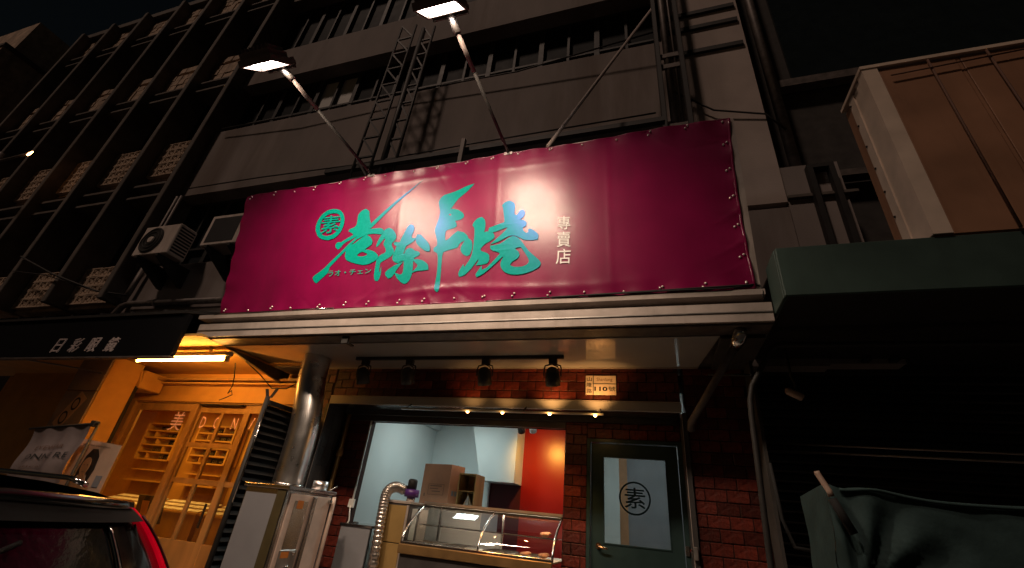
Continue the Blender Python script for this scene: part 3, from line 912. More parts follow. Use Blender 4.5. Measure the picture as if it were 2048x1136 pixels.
bricks(hw, .34, .95, .95, 3.05, .012)
iw = thing('brick_wall', 'recessed red brick wall around the serving opening and the green door', 'wall', (-2, .4, 0))
part('backing', MB().box(-4.14, -3.70, .412, .5, 0, 2.6).box(-1.01, -.745, .412, .5, 0, 2.6).box(-3.70, -1.01, .412, .5, 2.43, 2.6).box(-.745, .33, .412, .5, 2.325, 2.6), M['mortar'], iw)
bricks(iw, -4.13, -3.71, .7, 2.56, .412)
bricks(iw, -1.008, -.75, .02, 2.56, .412, 1)
bricks(iw, -.75, .28, 2.335, 2.56, .412, 1)
part('lintel', MB().box(-4.13, -1.012, .385, .411, 2.43, 2.556), M['charcoal'], iw)
part('reveal', MB().box(-4.16, -4.14, .02, .41, 0, 2.555), M['charcoal'], iw)
for z in [i * .225 for i in range(3, 11)]:
    for y in (.03, .155, .28):
        part('tile', MB().box(-4.139, -4.132, y, y + .12, z, z + .218, .003), M['charcoal'], iw)
part('reveal', MB().box(.285, .30, .02, .41, 0, 2.555), M['charcoal'], iw)

sb = thing('shutter_box', 'long grey roller shutter box across the top of the shop opening', 'shutter box', (-1.9, .2, 2.56))
part('front_panel', MB().box(-4.145, .295, -.02, .0, 2.562, 2.662, .004), M['header'], sb)
part('top_flange', MB().box(-4.145, .295, -.03, .30, 2.6625, 2.668), M['alu'], sb)
part('underside', MB().box(-4.14, .284, .002, .384, 2.557, 2.566), M['steel'], sb)
part('slot', MB().box(-4.1, .25, .30, .36, 2.50, 2.556), M['black_steel'], sb)
for x, n in ((-4.15, -1), (.315, 1)):
    g = MB()
    g.box(x - .022, x + .022, -.03, -.02, 0, 2.556).box(x - .022, x - .016, -.02, .02, 0, 2.556).box(x + .016, x + .022, -.02, .02, 0, 2.556)
    part('guide_rail', g, M['charcoal'], sb)
part('guide_edge', MB().box(-4.128, -4.12, -.034, -.031, 1.0, 2.556), M['alu'], sb)
part('guide_edge', MB().box(.286, .2925, -.034, -.031, 1.0, 2.54), M['alu'], sb)
lb_ = thing('light_bar', 'slim metal bar with four small warm bulbs in front of the shutter box', 'lamp', (-1.7, -.15, 2.47))
part('bar', MB().box(-2.95, -.50, -.165, -.135, 2.478, 2.498, .004), M['header'], lb_)
for x in (-2.9, -1.4, -.55):
    part('bar_bracket', MB().bar((x, -.15, 2.49), (x, -.01, 2.58), .012), M['black_steel'], lb_)
for x in (-2.07, -1.64, -1.09, -.59):
    part('bulb', MB().tube([(x, -.15, 2.477), (x, -.15, 2.468), (x, -.15, 2.46)], [.018, .016, .006], 10), M['bulb_warm'], lb_)
    ld = bpy.data.lights.new('bulb_glow', 'POINT')
    ld.energy = .35 if x < -1.5 else .9
    ld.color = (1, .48, .12)
    ld.shadow_soft_size = .02
    lo = bpy.data.objects.new('bulb_glow', ld)
    COL.objects.link(lo)
    lo.parent = lb_
    lo.location = Vector((x, -.19, 2.475)) - Vector(lb_.location)
    for nm, en, di, sz, p in (('bulb_upglow', 3 if x < -1.5 else 11, (0, .62, .78), 95, (x, -.26, 2.52)), ('bulb_downglow', 24 if x < -.8 else 14, (0 if x < -.8 else -.28, .22, -1), 85 if x < -.8 else 62, (x, -.15, 2.45))):
        ld = bpy.data.lights.new(nm, 'SPOT')
        ld.energy = en
        ld.color = (1, .46, .13)
        ld.spot_size = rad(sz)
        ld.spot_blend = 1
        ld.shadow_soft_size = .02
        lo = bpy.data.objects.new(nm, ld)
        COL.objects.link(lo)
        lo.parent = lb_
        lo.location = Vector(p) - Vector(lb_.location)
        lo.rotation_euler = Vector(di).to_track_quat('-Z', 'Y').to_euler()
# track lights
tr = thing('track_rail', 'black track rail fixed under the canopy soffit', 'track', (-2.2, -.42, 3.05))
part('rail', MB().box(-3.58, -.90, -.445, -.405, 3.018, 3.054, .003), M['black_steel'], tr)
def track_spot(x):
    t = thing('track_spotlight', 'unlit black spotlight', 'spotlight', (x, -.42, 3.02), 'black track spotlights under the canopy')
    part('adapter', MB().box(x - .045, x + .045, -.45, -.39, 2.955, 3.018, .004), M['black_steel'], t)
    y = MB()
    for s in (-1, 1):
        y.tube([(x + s * .03, -.42, 2.955), (x + s * .085, -.42, 2.94), (x + s * .095, -.42, 2.90), (x + s * .095, -.42, 2.82)], .008, 6)
    part('yoke', y, M['black_steel'], t)
    hd = part('head', MB().tube([(x, -.47, 2.885), (x, -.44, 2.86), (x, -.40, 2.79), (x, -.37, 2.735)], [.05, .078, .08, .08], 18), M['black_steel'], t)
    part('lens', MB().tube([(x, -.372, 2.739), (x, -.369, 2.733)], .066, 18), M['window_dark'], hd)
    part('cord', MB().tube([(x, -.42, 2.955), (x + .05, -.42, 2.93), (x + .075, -.44, 2.90), (x + .03, -.45, 2.875)], .006, 5), M['rubber'], t)
    return t
sp0 = track_spot(-3.43)
for x, l in ((-2.80, 'unlit black spotlight second from the left on the track rail'), (-1.81, 'unlit black spotlight third from the left on the track rail'), (-1.02, 'unlit black spotlight at the right end of the track rail beside the house plate')):
    c = copy_tree(sp0)
    c.location.x = x
    c['label'] = l
sp0['label'] = 'unlit black spotlight at the dim left end of the track rail'

# house number plate
hp = thing('house_plate', 'white house number plate 110 on the bricks above the door', 'house plate', (-.545, -.01, 2.845))
x0, x1, z0, z1 = -.715, -.375, 2.735, 2.955
part('plate', MB().box(x0, x1, -.016, -.006, z0, z1, .002), M['plate'], hp)
part('divider', MB().box(x0 + .082, x0 + .09, -.0185, -.0162, z0, z1).box(x0 + .09, x1, -.0185, -.0162, z0 + .122, z0 + .128), M['plate_ink'], hp)
def fz(a, b, c, d, y=-.0175):
    return flat((a, y, c), (b, y, c), (b, y, d), (a, y, d), (0, -1, 0))
lettering('\u5c71', fz(x0 + .012, x0 + .070, z0 + .157, z0 + .205), M['plate_ink'], hp, bold=.012)
lettering('\u9686', fz(x0 + .012, x0 + .070, z0 + .088, z0 + .137), M['plate_ink'], hp, bold=.004)
lettering('\u8def', fz(x0 + .012, x0 + .070, z0 + .018, z0 + .068), M['plate_ink'], hp, bold=.004)
lettering('110', fz(x0 + .098, x0 + .245, z0 + .042, z0 + .092), M['print'], hp, bold=.035)
lettering('\u865f', fz(x0 + .257, x1 - .008, z0 + .042, z0 + .094), M['plate_ink'], hp, bold=.003)
lettering('Shanlong', fz(x0 + .125, x1 - .04, z0 + .146, z0 + .196), M['dim_print'], hp)

# door
dr = thing('shop_door', 'dark green door with a glass pane and a round black emblem', 'door', (-.23, .4, 0))
lf = MB()
lf.box(-.70, -.56, .40, .45, .02, 2.28).box(.10, .23, .40, .45, .02, 2.28).box(-.56, .10, .40, .45, 2.135, 2.28).box(-.56, .10, .40, .45, .02, 1.29)
part('leaf', lf, M['green_door'], dr)
f = MB()
f.box(-.745, -.708, .36, .46, 0, 2.325).box(.238, .284, .36, .46, 0, 2.325).box(-.708, .238, .36, .46, 2.289, 2.325)
part('frame', f, M['green_door'], dr)
bd = MB()
bd.box(-.572, -.56, .392, .40, 1.278, 2.147).box(.10, .112, .392, .40, 1.278, 2.147).box(-.56, .10, .392, .40, 2.135, 2.147).box(-.56, .10, .392, .40, 1.278, 1.29)
part('bead', bd, M['green_door'], dr)
gl = part('pane', MB().box(-.56, .10, .42, .428, 1.29, 2.135), M['glass'], dr)
rg = MB()
nn = 48
vs = []
for k in range(nn):
    a = 2 * math.pi * k / nn
    for r in (.166, .148):
        vs.append((-.235 + r * math.cos(a), .416, 1.735 + r * math.sin(a)))
rg.add(vs, [(2 * k, (2 * k + 2) % (2 * nn), (2 * k + 3) % (2 * nn), 2 * k + 1) for k in range(nn)])
part('emblem_ring', rg, M['plate_ink'], gl)
lettering('\u7d20', flat((-.345, .415, 1.635), (-.125, .415, 1.635), (-.125, .415, 1.84), (-.345, .415, 1.84), (0, -1, 0)), M['plate_ink'], gl, 'emblem_character', bold=.008)
hd = part('handle', MB().tube([(-.62, .392, 1.255), (-.62, .375, 1.255), (-.61, .345, 1.25), (-.57, .34, 1.243), (-.515, .342, 1.238)], [.014, .013, .013, .011, .009], 10), M['brass'], dr)
part('rose', MB().tube([(-.62, .399, 1.255), (-.62, .388, 1.255)], .03, 16), M['brass'], hd)
part('hinge', MB().box(.236, .275, .34, .36, 1.255, 1.34, .004), M['steel'], dr)
lk = thing('padlock_box', 'small steel latch box on the guide rail right of the green door', 'latch', (.32, -.05, 1.3))
part('body', MB().box(.286, .325, -.07, -.035, 1.24, 1.345, .006), M['galv'], lk)
part('knob', MB().tube([(.278, -.07, 1.31), (.262, -.075, 1.31)], .011, 8), M['chrome'], lk)

# conduit, socket and tagged adapter at the left jamb
wc = thing('white_conduit', 'thin white conduit down the left edge of the opening to a socket', 'conduit', (-3.70, .38, 1.9))
part('conduit', MB().box(-3.705, -3.685, .372, .384, 1.46, 2.43), M['paper'], wc)
part('socket', MB().box(-3.735, -3.655, .35, .384, 1.36, 1.46, .006), M['paper'], wc)
part('cord', MB().tube([(-3.69, .345, 1.38), (-3.66, .33, 1.28), (-3.64, .32, 1.22), (-3.665, .30, 1.16)], .008, 6), M['paper'], wc)
tb = thing('power_adapter', 'white adapter with a yellow sticker hanging below the socket', 'adapter', (-3.6, .3, 1.1))
part('body', MB().box(-3.68, -3.58, .27, .31, 1.03, 1.18, .008), M['paper'], tb)
part('sticker', MB().box(-3.672, -3.588, .266, .2695, 1.035, 1.15), M['yellow_tag'], tb)
part('plug', MB().box(-3.55, -3.49, .26, .32, 1.12, 1.22, .01), M['print'], tb)
part('cord', MB().tube([(-3.67, .29, 1.03), (-3.69, .27, .95), (-3.65, .26, .8), (-3.62, .26, .7)], .008, 6), M['paper'], tb)
pc = thing('brown_pipe', 'dark olive pipe down the recessed corner left of the opening', 'pipe', (-4.07, .36, 1.3))
part('pipe', MB().tube([(-4.06, .355, 0), (-4.06, .355, 2.55)], .032, 12), M['roaster'], pc)
part('coupling', MB().tube([(-4.06, .355, 1.95), (-4.06, .355, 2.05)], .042, 12), M['roaster'], pc)

# ------------------------------------------------------------------ room behind
struct('shop_floor', MB().box(-4.1, 1.2, .45, 5, -.06, .0), M['tile_floor'])
room = thing('shop_interior', 'white painted room with a red wall seen through the opening', 'room', (-2, 1.5, 0))
part('side_wall', MB().box(-3.95, -3.80, .505, 2.75, 0, 2.9), M['white_wall'], room)
part('back_wall', MB().box(-3.80, -2.70, 2.6, 2.75, 0, 2.9), M['white_wall'], room)
part('ceiling', MB().box(-3.95, 1.2, .505, 2.75, 2.9, 3.0), M['white_wall'], room)
part('ceiling_beam', MB().box(-3.80, -3.72, .505, 2.6, 2.72, 2.899), M['white_wall'], room)
part('bulkhead', MB().prism([(-2.95, 2.9), (-2.68, 1.92), (-2.12, 1.92), (-2.12, 2.9)], 1, 2.15, 2.598), M['white_wall'], room)
part('under_stair_panel', MB().box(-2.66, -2.125, 2.62, 2.75, 0, 2.6), M['maroon'], room)
part('jamb', MB().box(-2.70, -2.66, 2.55, 2.62, 0, 1.919), M['white_wall'], room)
part('red_wall', MB().box(-2.12, -.84, 2.6, 2.75, 0, 2.9), M['red_wall'], room, 'red wall with a warm pool of light')
part('white_jamb', MB().box(-.84, -.55, 2.5, 2.75, 0, 2.9), M['white_wall'], room)
part('tan_jamb', MB().box(-.55, -.43, 2.56, 2.75, 0, 2.45), M['tan'], room)
part('inner_door', MB().box(-.43, .42, 2.58, 2.7, 0, 2.45), M['grey_panel'], room)
part('over_door', MB().box(-.55, .42, 2.57, 2.75, 2.45, 2.9), M['white_wall'], room)
part('right_wall', MB().box(.42, .5, .505, 2.75, 0, 2.9), M['white_wall'], room)
lp = thing('ceiling_panel', 'lit cool white ceiling panel inside the shop', 'lamp', (-2.9, 1.3, 2.88))
part('frame', MB().box(-3.2, -2.4, .95, 1.55, 2.87, 2.899), M['paper'], lp)
ld = bpy.data.lights.new('ceiling_glow', 'AREA')
ld.shape = 'RECTANGLE'
ld.size, ld.size_y = .35, .28
ld.energy = 15
ld.color = (.80, 1.0, .97)
lo = bpy.data.objects.new('ceiling_glow', ld)
COL.objects.link(lo)
lo.parent = lp
lo.location = Vector((-2.8, 1.25, 2.865)) - Vector(lp.location)
l2 = thing('ceiling_panel', 'lit cool white ceiling panel in the passage behind the green door', 'lamp', (0, 1.3, 2.88))
part('frame', MB().box(-.35, .25, 1.1, 1.5, 2.87, 2.899), M['paper'], l2)
ld = bpy.data.lights.new('ceiling_glow', 'AREA')
ld.size = .35
ld.energy = 8
ld.color = (.86, 1.0, 1.0)
lo = bpy.data.objects.new('ceiling_glow', ld)
COL.objects.link(lo)
lo.parent = l2
lo.location = Vector((-.05, 1.3, 2.865)) - Vector(l2.location)
def inner_spot(x, y, lit, label):
    t = thing('ceiling_spotlight', label, 'spotlight', (x, y, 2.9))
    part('stem', MB().tube([(x, y, 2.9), (x, y, 2.70)], .012, 8), M['black_steel'], t)
    part('head', MB().tube([(x, y - .05, 2.70), (x, y, 2.66), (x, y + .06, 2.60)], [.03, .055, .055], 14), M['paper'] if lit else M['black_steel'], t)
    if lit:
        part('bulb', MB().tube([(x, y - .055, 2.68), (x, y - .07, 2.66), (x, y - .08, 2.65)], [.055, .05, .02], 14), M['bulb_white'], t)
        ld = bpy.data.lights.new('spot_beam', 'SPOT')
        ld.energy = 62
        ld.color = (1.0, .50, .08)
        ld.spot_size = rad(95)
        ld.spot_blend = 1
        ld.shadow_soft_size = .05
        lo = bpy.data.objects.new('spot_beam', ld)
        COL.objects.link(lo)
        lo.parent = t
        lo.location = Vector((0, .07, -.32))
        lo.rotation_euler = Vector((-.05, .8, -.30)).to_track_quat('-Z', 'Y').to_euler()
inner_spot(-1.72, 1.55, True, 'white lit ceiling spotlight in front of the red wall')
inner_spot(-1.92, 1.62, False, 'black ceiling spotlight beside the lit one inside the shop')

# ------------------------------------------------------------------ kitchen things
sc = thing('smoke_cabinet', 'tall stainless smoke filter cabinet with grey film standing left of the opening', 'cabinet', (-3.6, -.65, 0))
part('body', MB().box(-4.05, -3.53, -.99, -.26, 0, 1.47, .006), M['steel'], sc)
part('lid', MB().box(-4.075, -3.50, -1.01, -.24, 1.472, 1.505, .004), M['steel'], sc)
part('film', MB().box(-4.03, -3.64, -.996, -.991, .1, 1.42), M['grey_panel'], sc)
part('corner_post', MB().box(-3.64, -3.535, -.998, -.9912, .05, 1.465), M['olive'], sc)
d = part('door', MB().box(-3.529, -3.512, -.93, -.30, .05, 1.44, .004), M['cream_metal'], sc)
part('window', MB().box(-3.5115, -3.507, -.86, -.66, .95, 1.38), M['steel'], d)
part('channel', MB().box(-3.5115, -3.485, -.62, -.56, .06, 1.43, .006), M['steel'], d)
part('hatch', MB().box(-3.5115, -3.50, -.88, -.64, .70, .95, .004), M['galv'], d)
part('sticker', MB().box(-3.507, -3.5065, -.82, -.73, 1.31, 1.385), M['orange_tag'], d)
part('sticker', MB().box(-3.4998, -3.499, -.86, -.75, .88, .935), M['orange_tag'], d)
for y, z in ((-.70, .92), (-.74, .80), (-.86, .72), (-.33, 1.40)):
    part('screw_head', MB().tube([(-3.51, y, z), (-3.48, y, z), (-3.472, y, z)], [.018, .022, .01], 10), M['chrome'], d)
part('edge_bar', MB().tube([(-3.50, -.27, 1.45), (-3.49, -.27, 1.38), (-3.50, -.28, 0)], .022, 10), M['cream_metal'], sc)
part('spout', MB().tube([(-3.68, -.33, 1.505), (-3.68, -.33, 1.60)], .085, 20), M['duct'], sc)
for y in (-.62, -.70):
    part('clip', MB().tube([(-3.9 + (y + .62) * 1.6, -1.015, 1.51), (-3.88 + (y + .62) * 1.6, -1.02, 1.48)], .009, 6), M['chrome'], sc)
part('hook', MB().tube([(-3.56, -.30, 1.52), (-3.53, -.28, 1.54), (-3.50, -.27, 1.56)], .01, 6), M['chrome'], sc)

dc = thing('exhaust_duct', 'shiny corrugated steel duct rising from the smoke cabinet to the canopy', 'duct', (-4, -.45, 1.5))
path = [Vector(p) for p in ((-4.03, -.45, 1.506), (-4.03, -.45, 1.8), (-4.035, -.45, 2.08), (-4.06, -.45, 2.32), (-4.11, -.45, 2.55), (-4.16, -.44, 2.78), (-4.18, -.43, 3.052))]
def spline(P, n):
    o = []
    for i in range(len(P) - 1):
        p0, p1, p2, p3 = P[max(i - 1, 0)], P[i], P[i + 1], P[min(i + 2, len(P) - 1)]
        for k in range(n):
            t = k / n
            o.append(.5 * ((2 * p1) + (p2 - p0) * t + (2 * p0 - 5 * p1 + 4 * p2 - p3) * t * t + (3 * p1 - p0 - 3 * p2 + p3) * t ** 3))
    return o + [P[-1]]
pts = spline(path, 26)
part('pipe', MB().tube(pts, [.170 + .0005 * math.sin(i * 2.1) for i in range(len(pts))], 40), M['duct'], dc)
part('collar', MB().tube([(-4.03, -.45, 1.506), (-4.03, -.45, 1.54)], .185, 40), M['steel'], dc)

ro = thing('roasting_machine', 'mustard coloured roasting machine standing left of the display case', 'machine', (-2.85, .1, 0))
part('body', MB().box(-3.12, -2.72, .09, .60, 0, 1.46, .008), M['charcoal'], ro)
part('front_panel', MB().box(-3.05, -2.755, .075, .089, 1.07, 1.44, .003), M['roaster'], ro)
part('front_panel', MB().box(-3.05, -2.755, .075, .089, .15, 1.06, .003), M['roaster'], ro)
part('trim', MB().box(-3.075, -3.055, .07, .089, .1, 1.45), M['cream_metal'], ro)
part('trim', MB().box(-2.75, -2.73, .07, .089, .1, 1.45), M['alu'], ro)
part('side_panel', MB().box(-2.719, -2.712, .16, .28, .2, 1.42), M['white_wall'], ro)
part('side_panel', MB().box(-2.719, -2.712, .34, .56, .2, 1.42), M['alu'], ro)
part('lid', MB().box(-3.13, -2.712, .08, .61, 1.461, 1.49, .004), M['alu'], ro)
mo = thing('fan_motor', 'small black and purple fan motor on top of the roasting machine', 'motor', (-2.8, .1, 1.49))
part('pedestal', MB().tube([(-2.8, 0.22, 1.49), (-2.8, 0.22, 1.54)], .05, 14), M['steel'], mo)
part('drum', MB().tube([(-2.8, 0.22, 1.54), (-2.8, 0.22, 1.62)], .085, 20), M['purple'], mo)
part('motor_can', MB().tube([(-2.81, 0.22, 1.62), (-2.81, 0.22, 1.72), (-2.81, 0.22, 1.735)], [.055, .055, .04], 16), M['black_steel'], mo)
part('terminal_box', MB().box(-2.92, -2.86, .18, .26, 1.56, 1.66, .006), M['black_steel'], mo)
fx = thing('flexible_hose', 'silver flexible hose arching down the front of the roasting machine', 'hose', (-2.95, -.15, 1))
hp_ = spline([Vector(q) for q in ((-2.90, .20, 1.61), (-2.97, .12, 1.63), (-3.02, .03, 1.56), (-3.01, -.0, 1.35), (-2.99, -.005, 1.0), (-2.97, -.005, .5))], 34)
part('hose', MB().tube(hp_, [.056 + .0065 * math.sin(i * 1.35) for i in range(len(hp_))], 18), M['flex'], fx)
sx = thing('steel_table', 'grey film covered steel table end left of the roasting machine', 'table', (-3.4, .3, 0))
part('top', MB().box(-3.62, -3.18, .12, .70, 1.17, 1.20, .004), M['steel'], sx)
part('side_panel', MB().box(-3.60, -3.20, .13, .15, .1, 1.169), M['grey_panel'], sx)
for x in (-3.58, -3.22):
    part('leg', MB().box(x - .015, x + .015, .15, .18, 0, 1.17), M['steel'], sx)

dcx = thing('display_case', 'steel and glass display case with baked food in the serving opening', 'display case', (-1.8, .2, 0))
X0, X1, XM = -2.70, -1.02, -1.81
part('cabinet', MB().box(X0, X1, .0, .85, 0, .98, .006), M['charcoal'], dcx)
part('front_rail', MB().box(X0 - .02, X1, -.03, -.001, .985, 1.075, .006), M['dark_brass'], dcx)
part('front_rail', MB().box(X0 - .01, X1, -.02, -.001, .80, .82), M['galv'], dcx)
part('sill', MB().box(X0 - .01, X1, -.015, .04, 1.076, 1.10, .003), M['steel'], dcx)
part('deck', MB().box(X0, X1, .045, .80, 1.06, 1.075), M['white_wall'], dcx)
def gpt(x, t):
    return Vector((x, .0 + .46 * t - .10 * math.sin(t * math.pi) , 1.10 + .375 * t))
for a, b in ((X0 + .015, XM - .012), (XM + .012, X1 - .01)):
    part('pane', MB().grid(lambda u, v, a=a, b=b: gpt(a + (b - a) * u, v), 1, 10), M['case_glass'], dcx)
for x in (X0, XM, X1 - .004):
    part('pane_bar', MB().tube([gpt(x, i / 10) + Vector((0, -.006, 0)) for i in range(11)], .013, 8), M['steel'], dcx)
part('side_pane', MB().add([(X0, .02, 1.10), (X0, .82, 1.10), (X0, .82, 1.47), (X0, .46, 1.47), (X0, .20, 1.30), (X0, .07, 1.18)], [(0, 1, 2, 3, 4, 5)]), M['case_glass'], dcx)
part('top', MB().box(X0 - .02, X1, .44, .88, 1.475, 1.515, .004), M['alu'], dcx)
part('top_edge', MB().box(X0 - .02, X1, .432, .4385, 1.488, 1.514), M['alu'], dcx)
part('top_front', MB().box(X0 - .01, X1, .425, .44, 1.45, 1.4745), M['black_steel'], dcx)
part('glass_shelf', MB().box(X0 + .03, X1 - .02, .30, .78, 1.265, 1.273), M['case_glass'], dcx)
part('shelf_edge', MB().box(X0 + .03, X1 - .02, .29, .30, 1.262, 1.276), M['steel'], dcx)
for x in (X0 + .05, XM, X1 - .05):
    part('back_post', MB().box(x - .012, x + .012, .80, .83, 1.076, 1.474), M['steel'], dcx)
part('back_panel', MB().box(X0 + .07, XM - .02, .835, .842, 1.08, 1.26), M['header'], dcx)
part('added_case_glow', MB().box(X0 + .05, X1 - .04, .47, .50, 1.455, 1.474), M['case_fill'], dcx)  # unseen glowing strip added to brighten the case
k = 0
for x, w in ((-2.55, .34), (-2.15, .30), (-1.66, .28), (-1.32, .24)):
    t = thing('steel_tray', 'shallow steel tray inside the glass display case, %s' % ('at its left end', 'left of the middle bar', 'right of the middle bar', 'at its right end')[k], 'tray', (x, .3, 1.076), 'steel trays in the display case')
    tm = MB()
    tm.box(x - w / 2, x + w / 2, .12, .55, 1.0765, 1.082).box(x - w / 2, x + w / 2, .12, .126, 1.082, 1.108).box(x - w / 2, x + w / 2, .544, .55, 1.082, 1.108)
    tm.box(x - w / 2, x - w / 2 + .006, .126, .544, 1.082, 1.108).box(x + w / 2 - .006, x + w / 2, .126, .544, 1.082, 1.108)
    part('tray_body', tm, M['steel'], t)
    k += 1
def lump(b, x, y, z, r, sx=1.4):
    ph = random.uniform(0, 6)
    b.grid(lambda u, v: (x + sx * r * math.cos(u * 2 * math.pi) * math.sin(v * math.pi) * (1 + .18 * math.sin(5 * u * 6.28 + ph)), y + r * math.sin(u * 2 * math.pi) * math.sin(v * math.pi), z + r * .7 * math.cos(v * math.pi)), 12, 6)
for i, (x, y, z) in enumerate(((-1.36, .22, 1.105), (-1.20, .36, 1.105), (-1.22, .5, 1.30))):
    b = MB()
    lump(b, x, y, z, .036)
    lump(b, x + .03, y + .01, z + .012, .026)
    solo('skewer_snack', b, M['food'], ('brown snack near the front of the right lower tray', 'brown snack at the back of the right lower tray', 'bagged brown snack on the upper glass shelf')[i], 'snack', (x, y, z), 'snacks in the display case')

ct = thing('back_counter', 'pale counter behind the display case carrying the cardboard box', 'counter', (-2.8, 1.5, 0))
part('top', MB().box(-3.55, -2.2, 1.1, 1.85, 1.47, 1.50), M['white_wall'], ct)
part('body', MB().box(-3.53, -2.22, 1.12, 1.83, 0, 1.469), M['white_wall'], ct)
bx = thing('cardboard_box', 'brown cardboard box with faded print on the counter inside the shop', 'box', (-2.95, 1.4, 1.5))
ang = rad(-14)
ca, sa = math.cos(ang), math.sin(ang)
def bxp(u, v, z):
    return Vector((-3.02 + u * ca - v * sa, 1.28 + u * sa + v * ca, z))
part('carton', MB().obox(bxp(0, .16, 1.765), (ca, sa, 0), (-sa, ca, 0), (0, 0, 1), .25, .16, .265), M['cardboard'], bx)
part('flap_seam', MB().obox(bxp(0, .16, 2.033), (ca, sa, 0), (-sa, ca, 0), (0, 0, 1), .25, .006, .002), M['dim_print'], bx)
def bxf(a, b, c, d):
    return flat(bxp(a, -.002, c), bxp(b, -.002, c), bxp(b, -.002, d), bxp(a, -.002, d))
fr = MB()
for a, b, c, d in ((-.12, .16, 1.76, 1.764), (-.12, .16, 1.625, 1.629), (-.12, -.116, 1.629, 1.76), (.156, .16, 1.629, 1.76), (-.09, .12, 1.735, 1.745), (-.09, .06, 1.70, 1.708), (-.05, .10, 1.665, 1.675), (-.19, -.17, 1.60, 1.64)):
    fr.obox(bxp((a + b) / 2, -.001, (c + d) / 2), (ca, sa, 0), (-sa, ca, 0), (0, 0, 1), (b - a) / 2, .0008, (d - c) / 2)
part('printed_frame', fr, M['dim_print'], bx)
fr = MB()
for k in range(3):
    fr.obox(bxp(.251, .09 + k * .07, 1.66), (-sa, ca, 0), (ca, sa, 0), (0, 0, 1), .026, .0006, .032)
part('blue_print', fr, M['grey_panel'], bx)
cs = thing('cubby_shelf', 'small open wooden cubby beside the cardboard box', 'shelf', (-2.5, 1.4, 1.5))
c = MB()
c.box(-2.66, -2.645, 1.25, 1.6, 1.5, 1.93).box(-2.415, -2.40, 1.25, 1.6, 1.5, 1.93).box(-2.645, -2.415, 1.25, 1.6, 1.915, 1.93).box(-2.645, -2.415, 1.25, 1.6, 1.5, 1.515)
part('frame', c, M['wood'], cs)
part('back', MB().box(-2.645, -2.415, 1.58, 1.60, 1.515, 1.915), M['wood'], cs)
part('middle_shelf', MB().box(-2.645, -2.415, 1.27, 1.58, 1.70, 1.712), M['wood'], cs)
b = MB()
b.grid(lambda u, v: (-2.52 + .07 * (1 - v) * math.cos(u * 6.283) * (1 + .3 * math.sin(u * 19)), 1.33 + .05 * (1 - v) * math.sin(u * 6.283), 1.516 + .15 * v), 14, 5, False)
solo('plastic_bag', b, M['paper'], 'crumpled white bag lying in the wooden cubby', 'bag', (-2.52, 1.33, 1.516))

# louvred screen beside the duct
ls = thing('louvred_screen', 'black louvred screen standing between the optician doors and the duct', 'screen', (-4.47, -.4, 0))
part('front_post', MB().tube([(-4.47, -.72, 0), (-4.47, -.72, 2.46)], .028, 12), M['black_steel'], ls)
part('post_highlight', MB().tube([(-4.43, -.735, 1.3), (-4.43, -.735, 2.30)], .009, 8), M['chrome'], ls)  # chrome strip imitates the highlight along the black post
part('top_rail', MB().box(-4.50, -4.44, -.70, -.12, 2.37, 2.42), M['black_steel'], ls)
part('back_rail', MB().box(-4.50, -4.44, -.15, -.10, 0, 2.369), M['black_steel'], ls)
part('backing', MB().box(-4.515, -4.502, -.69, -.12, 0, 2.369), M['rubber'], ls)
for k in range(22):
    z = 2.30 - k * .085
    part('slat', MB().obox((-4.47, -.425, z), (0, 1, 0), (.75, 0, -.66), (.66, 0, .75), .27, .028, .005), M['black_steel'], ls)
for s in (-1, 1):
    part('strap', MB().obox((-4.46 + s * .05, -.71, 2.50), (1, 0, 0), (0, 1, 0), (s * .5, 0, 1), .022, .004, .06), M['rubber'], ls)

# ------------------------------------------------------------------ optician on the left
ow = thing('optician_shop', 'amber lit optician shopfront with sliding wooden doors', 'shop', (-7, .3, 0))
part('wall', MB().box(-12, -4.68, .32, .5, 2.621, 3.06), M['ochre'], ow)
part('wall', MB().box(-12, -8.40, .32, .5, 0, 2.62), M['ochre'], ow)
part('lower_fascia', MB().box(-8.5, -4.7, .28, .319, 2.60, 2.70), M['ochre'], ow)
part('trim', MB().box(-8.6, -4.7, .10, .319, 2.90, 2.93), M['wood'], ow)
part('trim', MB().box(-8.6, -4.7, .18, .319, 2.86, 2.885), M['ochre'], ow)
part('ceiling', MB().box(-13, -5.3, -1.25, .5, 3.061, 3.09).box(-5.3, -4.6, -.1, .5, 3.09, 3.11), M['ochre'], ow)
part('rear_wall', MB().box(-12, -4.7, 2.6, 2.7, 0, 3), M['ochre'], ow)
part('party_wall', MB().box(-4.72, -4.67, .31, 2.6, 0, 3.0), M['ochre'], ow)
part('end_wall', MB().box(-12.1, -12.01, .32, 2.6, 0, 3.0), M['ochre'], ow)
part('inner_ceiling', MB().box(-12, -4.73, .51, 2.6, 2.9, 2.95), M['ochre'], ow)
struct('optician_floor', MB().box(-12, -4.73, .3, 2.6, -.06, .0), M['wood'])
ld = bpy.data.lights.new('ceiling_glow', 'AREA')
ld.shape = 'RECTANGLE'
ld.size, ld.size_y = 2.6, .8
ld.energy = 52
ld.color = (1, .48, .08)
cl_ = thing('ceiling_panel', 'amber lit ceiling panel inside the optician shop', 'lamp', (-8.4, 1.2, 2.88))
part('frame', MB().box(-9.8, -7.0, .7, 1.7, 2.87, 2.899), M['paper'], cl_)
lo = bpy.data.objects.new('ceiling_glow', ld)
COL.objects.link(lo)
lo.parent = cl_
lo.location = (0, 0, -.02)

